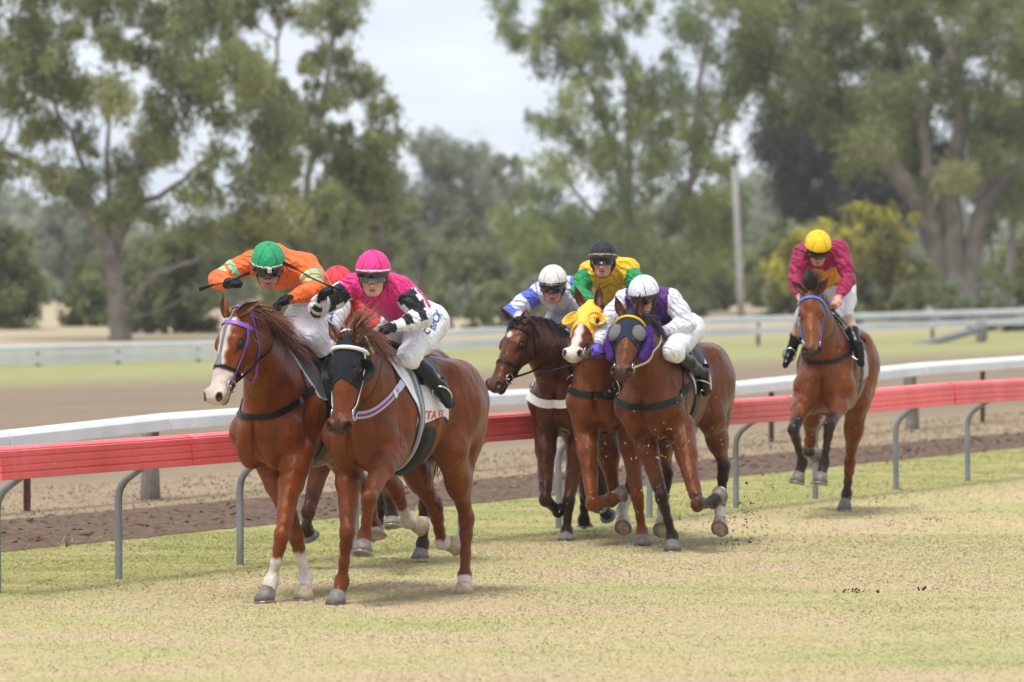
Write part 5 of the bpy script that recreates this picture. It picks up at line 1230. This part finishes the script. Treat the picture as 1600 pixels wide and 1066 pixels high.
# ---- silks
def paint(i, col): return np.tile(A(*col), (len(i['t']), 1))
WHT, BLK = (.72, .72, .76), (.008, .008, .010)
def silk_pink(i):
    C = paint(i, (.70, .018, .19)); a = i['part'] > 0; C[a] = WHT
    V, p = i['V'], i['p']
    for k, s in ((1, 'R'), (2, 'L')):
        m = i['part'] == k; d = i['rad'] @ unit(A(-.05, -.85, -.1) if s == 'R' else A(-.25, -.80, .35)); C[m & (d > .62 + .16 * np.sign(np.sin(i['t'] * 30))) & (i['t'] > .10) & (i['t'] < .90)] = BLK
    C[a & (i['t'] < .10)] = (.70, .018, .19); return C
def silk_orange(i):
    C = paint(i, (.88, .155, .025)); C[(i['part'] > 0) & (i['t'] > .235) & (i['t'] < .43)] = (.28, .70, .40); C[(i['part'] > 0) & (i['t'] > .31) & (i['t'] < .36)] = (.88, .155, .025)
    C[(i['part'] == 0) & (np.hypot(i['x'] - .0, (i['y'] - .22)) < .10) & (i['z'] > .02)] = (.02, .26, .08); return C
def silk_red(i): return paint(i, (.62, .025, .03))
def silk_blue(i):
    C = paint(i, (.66, .66, .74)); C[(i['part'] > 0) & (np.sin(i['t'] * 17 - 1.0) > .15)] = (.10, .15, .60); C[(i['part'] == 0) & (np.abs(i['x']) < .10) & (i['y'] > .1)] = (.66, .66, .74); C[(i['part'] == 0) & (np.abs(i['x']) > .13)] = (.10, .15, .60); return C
def silk_yellow(i):
    C = paint(i, (.84, .50, .015)); C[(i['part'] > 0) & (i['t'] > .10)] = (.01, .26, .075); C[(i['part'] == 0) & (np.abs(np.abs(i['x']) - (i['y'] - .02)) < .012) & (i['y'] < .16)] = (.60, .32, .01); return C
def silk_purple(i):
    C = paint(i, (.085, .018, .17)); C[i['part'] > 0] = WHT
    C[(i['part'] == 0) & (np.abs(i['x'] - .03 - .3 * (i['y'] - .2)) < .055) & (np.abs(i['y'] - .19) < .05) & (i['z'] > 0)] = WHT; return C
def silk_maroon(i):
    C = paint(i, (.31, .007, .065)); r = np.hypot(i['x'], i['y'] - .24); a = np.arctan2(i['x'], -(i['y'] - .24))
    star = r < .10 + .075 * np.abs(np.sin(a * 2.5 + .3)) ** 1.
    C[(i['part'] == 0) & star & (i['z'] > .0)] = (.75, .33, .012); C[(i['part'] == 0) & (r < .17) & (i['z'] < -.02)] = (.80, .55, .10); return C
capcol = lambda c: (lambda q, a: np.tile(A(*c), (len(q), 1)))
def cap_pink(q, a): return np.tile(A(.78, .025, .23), (len(q), 1))
M_GPURP, M_GPINK = glove_mat('purple_glove', (.10, .04, .34)), plain('pink_flap', (.5, .03, .12))
P0 = lambda x, y, z: ('l', x, y, z)
J1 = dict(label='jockey in a pink vest with black and white sleeves and a pink cap', look=(-.04, 1, -.30), silk=silk_pink, cap=cap_pink, lens=M_CLEAR, skin=(.62, .34, .26), mouth=.002, seed=1, spare=1, stubble=0, hair=(.10, .05, .03),
  thumbR=(1, -.2, .3), palmR=(.3, .2, -1), lettering=[('LUCK', .085, 'L', .20, (-.6, .6, .5), (.03, .12, .34)), ('C. M. PY', .055, 'L', .36, (-.6, .6, .5), (.08, .08, .10))],
  whip=((531, 453, .62), (464, 421, .75), 'black whip held up by the jockey in the pink cap'),
  j=dict(head=(583, 431, .42), shR=(550, 446, .28), shL=(628, 452, .22), elR=(496, 484, .42), wrR=(503, 464, .56), haR=(511, 447, .62), elL=(662, 497, .22), wrL=(612, 512, .45), haL=(597, 512, .55), hip=(655, 503, -.22), knL=(638, 556, .15), anL=(687, 606, -.10), toL=(701, 632, .02), knR=P0(.15, -.24, 1.5), anR=P0(-.10, -.33, 1.2), toR=P0(.02, -.36, 1.13)))
J2 = dict(label='jockey in orange silks with pale green sleeve bands and a green cap', look=(.02, 1, -.62), silk=silk_orange, cap=capcol((.012, .30, .11)), skin=(.52, .26, .19), mouth=.0, seed=2, spare=2, arch=.06,
  thumbR=(1, 0, .6), palmR=(.2, -.2, -1), lettering=[('LU', .09, 'L', .40, (-.2, .9, .3), (.03, .10, .34))],
  whip=((387, 427, .72), (334, 445, .80), 'black whip in the raised hand of the jockey in orange'),
  j=dict(head=(419, 417, .55), shR=(392, 410, .30), shL=(482, 416, .20), elR=(340, 437, .45), wrR=(358, 443, .58), haR=(373, 436, .64), elL=(493, 452, .30), wrL=(447, 469, .52), haL=(424, 479, .60), hip=(500, 480, -.20), knR=(456, 524, .22), knL=(494, 530, .12), anR=P0(-.02, -.34, 1.22), toR=(380, 640, .06), anL=P0(-.12, .33, 1.2), toL=P0(0, .36, 1.13)))
J3 = dict(label='jockey in plain red with a red cap, half hidden between the two leaders', look=(0, 1, -.4), silk=silk_red, cap=capcol((.66, .03, .04)), seed=3, band=None,
  j=dict(head=(528, 452, .45), shR=(500, 462, .30), shL=(566, 464, .28), elR=(505, 498, .40), wrR=(528, 515, .55), haR=(540, 520, .62), elL=(580, 505, .4), wrL=(570, 522, .55), haL=(562, 524, .62), hip=(575, 505, -.22), knR=P0(.15, -.26, 1.48), knL=P0(.15, .26, 1.48), anR=P0(-.1, -.33, 1.2), anL=P0(-.1, .33, 1.2), toR=P0(.02, -.36, 1.13), toL=P0(.02, .36, 1.13)))
J4 = dict(label='jockey with a white cap in white silks with blue sleeve bands', look=(-.10, 1, -.42), silk=silk_blue, cap=capcol((.72, .71, .68)), band=plain('navy_elastic', (.025, .03, .06), .6), skin=(.55, .25, .19), seed=4, gloveR=0, gloveL=0, hair=(.03, .02, .015), chinbib=1, breech=(.50, .49, .56),
  palmR=(0, -.2, -1), thumbR=(1, -.3, .2), j=dict(head=(864, 447, .50), shR=(842, 457, .28), shL=(899, 449, .22), elR=(797, 489, .40), wrR=(846, 523, .52), haR=(863, 528, .60), elL=(918, 490, .3), wrL=(886, 520, .45), haL=(874, 528, .52), hip=(902, 490, -.20), knR=(862, 516, .20), knL=P0(.15, .26, 1.48), anR=P0(-.06, -.33, 1.2), toR=P0(.04, -.36, 1.13), anL=P0(-.1, .33, 1.2), toL=P0(.02, .36, 1.13)),
  whip=((893, 500, .55), (848, 512, .75), 'short black whip in front of the jockey with blue sleeve bands'))
J5 = dict(label='jockey in yellow silks with green sleeves and a black cap', look=(-.10, 1, -.12), silk=silk_yellow, cap=capcol((.010, .010, .013)), band=M_BANDT, skin=(.60, .29, .21), mouth=.003, seed=5, chinbib=1, stubble=.25,
  j=dict(head=(942, 408, .40), shR=(919, 424, .20), shL=(984, 419, .16), elR=(904, 455, .34), wrR=(932, 480, .55), haR=(944, 484, .62), elL=(1000, 462, .30), wrL=(964, 482, .52), haL=(954, 486, .60), hip=(966, 478, -.20), knR=P0(.16, -.26, 1.50), knL=P0(.16, .26, 1.5), anR=P0(-.04, -.33, 1.24), toR=(896, 606, .10), anL=P0(-.1, .33, 1.2), toL=P0(.02, .36, 1.13)))
J6 = dict(label='jockey with a plain white cap in a purple vest with white sleeves', look=(-.42, 1, -.50), silk=silk_purple, cap=capcol((.73, .74, .80)), band=None, skin=(.52, .25, .18), seed=6, spare=1, glovemat=M_GPURP, boottop=None, flapmat=M_WHIP, leather=M_BROWNL,
  whip=((942, 552, .75), (858, 580, .85), 'long black whip in the purple glove, pointing left across the hooded horses'), palmR=(-.2, -.3, -1), thumbR=(0, -.8, .6),
  j=dict(head=(1006, 464, .48), shR=(975, 468, .30), shL=(1050, 468, .24), elR=(942, 515, .42), wrR=(934, 540, .58), haR=(936, 556, .66), elL=(1075, 508, .24), wrL=(1031, 518, .44), haL=(1020, 515, .54), hip=(1060, 515, -.22), knL=(1050, 549, .15), anL=(1098, 584, -.06), toL=(1102, 614, .04), knR=P0(.16, -.26, 1.5), anR=P0(-.02, -.34, 1.22), toR=(948, 616, .08)))
J7 = dict(label='jockey in maroon silks with an orange star and a yellow cap', look=(.06, 1, -.75), silk=silk_maroon, cap=capcol((.86, .55, .005)), band=plain('mustard_elastic', (.62, .38, .02), .6), skin=(.58, .28, .20), seed=7, gloveR=0, gloveL=0, boottop=(.46, .33, .22), spare=0,
  whip=((1301, 484, .62), (1342, 524, .35), 'black whip held low by the jockey in maroon'), thumbL=(0, -.5, .8),
  j=dict(head=(1278, 390, .42), shR=(1252, 395, .24), shL=(1314, 390, .20), elR=(1242, 438, .36), wrR=(1250, 464, .52), haR=(1256, 474, .60), elL=(1326, 438, .28), wrL=(1309, 466, .48), haL=(1300, 480, .56), hip=(1300, 452, -.18), knL=(1319, 486, .16), anL=(1341, 544, .0), toL=(1345, 568, .10), knR=(1256, 492, .2), anR=(1237, 546, .04), toR=(1228, 568, .12)))
for c, j in ((H1, J1), (H2, J2), (H3, J3), (H4, J4), (H5, J5), (H6, J6), (H7, J7)):
    if 'f' in c: build_jockey(c, j)

# ---- tack
on = lambda c: 'f' in c
hands = lambda c, j: reins(c, {1: (j['p']['wrL'] * .4 + j['p']['haL'] * .6), -1: (j['p']['wrR'] * .4 + j['p']['haR'] * .6) if j not in (J1, J2, J6) else (j['p']['haL'])}, j.get('rein', M_LEATHER))
if on(H1):
    hood(H1, 'blinker_hood', M_HOODK, .32, cup='half', cup_mat=M_RUBBER); make_bridle(H1, M_WHITES, M_WHITES, None, None, hood=1, browroll=.013); hands(H1, J1)
    breast_strap(H1, M_LILAC, 1.22, .05, m2=M_PLUM, zs=1.60); cl = saddlery(H1, M_CLOTHW, 1.15, M_GREYG, M_GREYS, gx=.2)
    text_on(H1['f'], 'TA FX', .092, H1['X'](.035, .40, 1.20), -H1['F'], A(0, 0, 1), M_RED, cl, .017, 'cloth_lettering', .15)
    text_on(H1['f'], 'JP', .075, H1['X'](.24, .40, 1.16), -H1['F'], A(0, 0, 1), plain('freeze_brand', (.55, .42, .36), .6), H1['root'], .003, 'brand')
    f, X = H1['f'], H1['X']; pn = ring_on(f, X(.11, 0, 1.2), A(0, 0, 1), H1['Lf'], rad(105), rad(180), 30, .6, .02); MB().ribbon(pn[0], pn[1], np.interp(np.arange(30), [0, 4, 29], [.08, .17, .2]), .012).build('girth_pad', M_RUBBER, H1['root'])
if on(H2):
    make_bridle(H2, M_PURPLE, M_PURPLE, M_LEATHER, M_PURPLE); hands(H2, J2); breast_strap(H2, M_LEATHER, 1.19, .04, zs=1.50); saddlery(H2, M_CLOTHB, 1.30, M_LEATHER)
    H = H2['H']; P, N = path_on(H2['f'], [H(-.02, .06, 0), H(.12, .08, 0), H(.25, .07, 0), H(.37, .06, 0)], 30, .004); MB().ribbon(P, N, np.interp(np.arange(30), [0, 22, 29], [.016, .018, .05]), .004).build('face_strap', M_GREYG, H2['bridle'])
if on(H3): make_bridle(H3, M_LEATHER, M_LEATHER); saddlery(H3, M_CLOTHB, 1.2)
if on(H4):
    make_bridle(H4, M_LEATHER, M_LEATHER, M_LEATHER, M_LEATHER); hands(H4, J4); breast_strap(H4, M_WHITES, 1.07, .065, zs=1.36); saddlery(H4, M_CLOTHG, 1.15)
if on(H5):
    hood(H5, 'blinker_hood', M_HOODY, .31, cup='ring'); make_bridle(H5, M_LEATHER, M_LEATHER, None, None, hood=1, brow=False); J5['rein'] = M_LIME; hands(H5, J5); breast_strap(H5, M_LEATHER, 1.14, .05, zs=1.3); saddlery(H5, M_CLOTHG, 1.15)
if on(H6):
    hood(H6, 'blinker_hood', M_HOODN, .31, holes=False, cup='full', cup_mat=M_MESH); make_bridle(H6, M_LEATHER, M_YEL, None, None, hood=1, browroll=.010); J6['rein'] = M_LIGHTL; hands(H6, J6)
    breast_strap(H6, M_LEATHER, 1.09, .05, zs=1.32); cl = saddlery(H6, M_CLOTHW, 1.18, M_LEATHER)
    text_on(H6['f'], 'X', .12, H6['X'](-.10, .40, 1.25), -H6['F'], A(0, 0, 1), M_RED, cl, .017, 'cloth_lettering', .15)
    H = H6['H']
    for s in (1, -1):
        g = Field().chain([H(.10, -.07, .125 * s), H(.22, -.085, .135 * s), H(.34, -.085, .115 * s)], [.042, .048, .034], .02)
        fl = lambda P, g=g: g(P) + .006 * np.sin(P[:, 0] * 300 + 3 * np.sin(P[:, 2] * 60)) * np.sin(P[:, 1] * 270 + 2 * np.sin(P[:, 2] * 80)) + .005 * np.sin(P[:, 2] * 290 + P[:, 0] * 170)
        a, b, r = g.bounds_arrays(); V, Q = polygonise(fl, (np.minimum(a, b) - r[:, None]).min(0) - .01, (np.maximum(a, b) + r[:, None]).max(0) + .01, .006, lambda q: g.lower(q).min(), 0)
        link_mesh('fleece_roll', np_mesh('fleece_roll', V, Q), M_FLEECE, H6['bridle'])
if on(H7):
    make_bridle(H7, M_BLUE, M_BLUE, None, None); J7['rein'] = M_LEATHER; hands(H7, J7); breast_strap(H7, M_LEATHER, 1.29, .035, zs=1.55); saddlery(H7, M_CLOTHG, 1.12, plain('green_girth', (.03, .07, .05), .6))
# clods and straw thrown up behind the hooves
R = np.random.RandomState(9); mb = MB()
def bits(n, c, sp, s0, s1, name, mat, elong=1.):
    mb = MB()
    for _ in range(n):
        p = A(*c) + R.normal(0, 1, 3) * sp; p[2] = max(p[2], .02); s = s0 * (s1 / s0) ** (R.uniform() ** 2); X = R.normal(0, 1, (3, 3)); o = [x / np.linalg.norm(x) * s * R.uniform(.5, 1.3) * (elong if i == 0 else 1) for i, x in enumerate(X)]
        V = np.array([p + o[0], p - o[0], p + o[1], p - o[1], p + o[2], p - o[2]]); mb.add(V, None, [[0, 2, 4], [2, 1, 4], [1, 3, 4], [3, 0, 4], [2, 0, 5], [1, 2, 5], [3, 1, 5], [0, 3, 5]])
    return tag(mb.build(name, mat, None, False), kind='stuff')
M_CLOD, M_STRAW = plain('thrown_dirt', (.06, .038, .028), .95), plain('straw_bits', (.50, .38, .17), .8)
bits(120, W(1160, 818, 44.3), A(.09, .2, .14), .004, .018, 'flying_dirt', M_CLOD)
bits(60, W(1100, 790, 43.8), A(.5, .6, .22), .003, .009, 'flying_dirt', M_CLOD)
bits(70, W(1010, 740, 43.2), A(.5, .3, .28), .003, .009, 'flying_straw', M_STRAW, 2.)
bits(90, W(1040, 700, 43.15), A(.22, .25, .22), .003, .008, 'flying_straw', M_STRAW, 2.2)
bits(34, W(1270, 650, 48.3), A(.25, .25, .3), .003, .008, 'flying_straw', M_STRAW, 2.)
bits(40, W(1280, 775, 49), A(.5, .5, .10), .003, .010, 'flying_dirt', M_CLOD)
bits(30, G(1343, 928), A(.06, .12, .004), .005, .016, 'loose_dirt', M_CLOD)
for i in range(1):
    u_, v_ = R.uniform(30, 1590), R.uniform(845, 1050)
    bits(int(R.uniform(5, 12)), G(u_, v_), A(.06, .20, .003), .005, .020, 'loose_dirt', M_CLOD)
bits(20, G(1460, 815), A(.06, .12, .004), .005, .014, 'loose_dirt', M_CLOD)
# ---------------------------------------------------------------- air between the camera and the trees
if not os.environ.get('NOHAZE'):
    hz = MB().box((0, 340, 29), (140, 0, 0), (0, 360, 0), (0, 0, 30.5))
    m = bpy.data.materials.new('haze'); m.use_nodes = True; nt = m.node_tree; nt.nodes.clear()
    v = nt.nodes.new('ShaderNodeVolumePrincipled'); o = nt.nodes.new('ShaderNodeOutputMaterial'); nt.links.new(v.outputs[0], o.inputs['Volume'])
    v.inputs['Color'].default_value = (.97, .97, 1, 1); v.inputs['Density'].default_value = .00026; v.inputs['Anisotropy'].default_value = 0.0
    tag(hz.build('haze', m, smooth=False), kind='stuff')
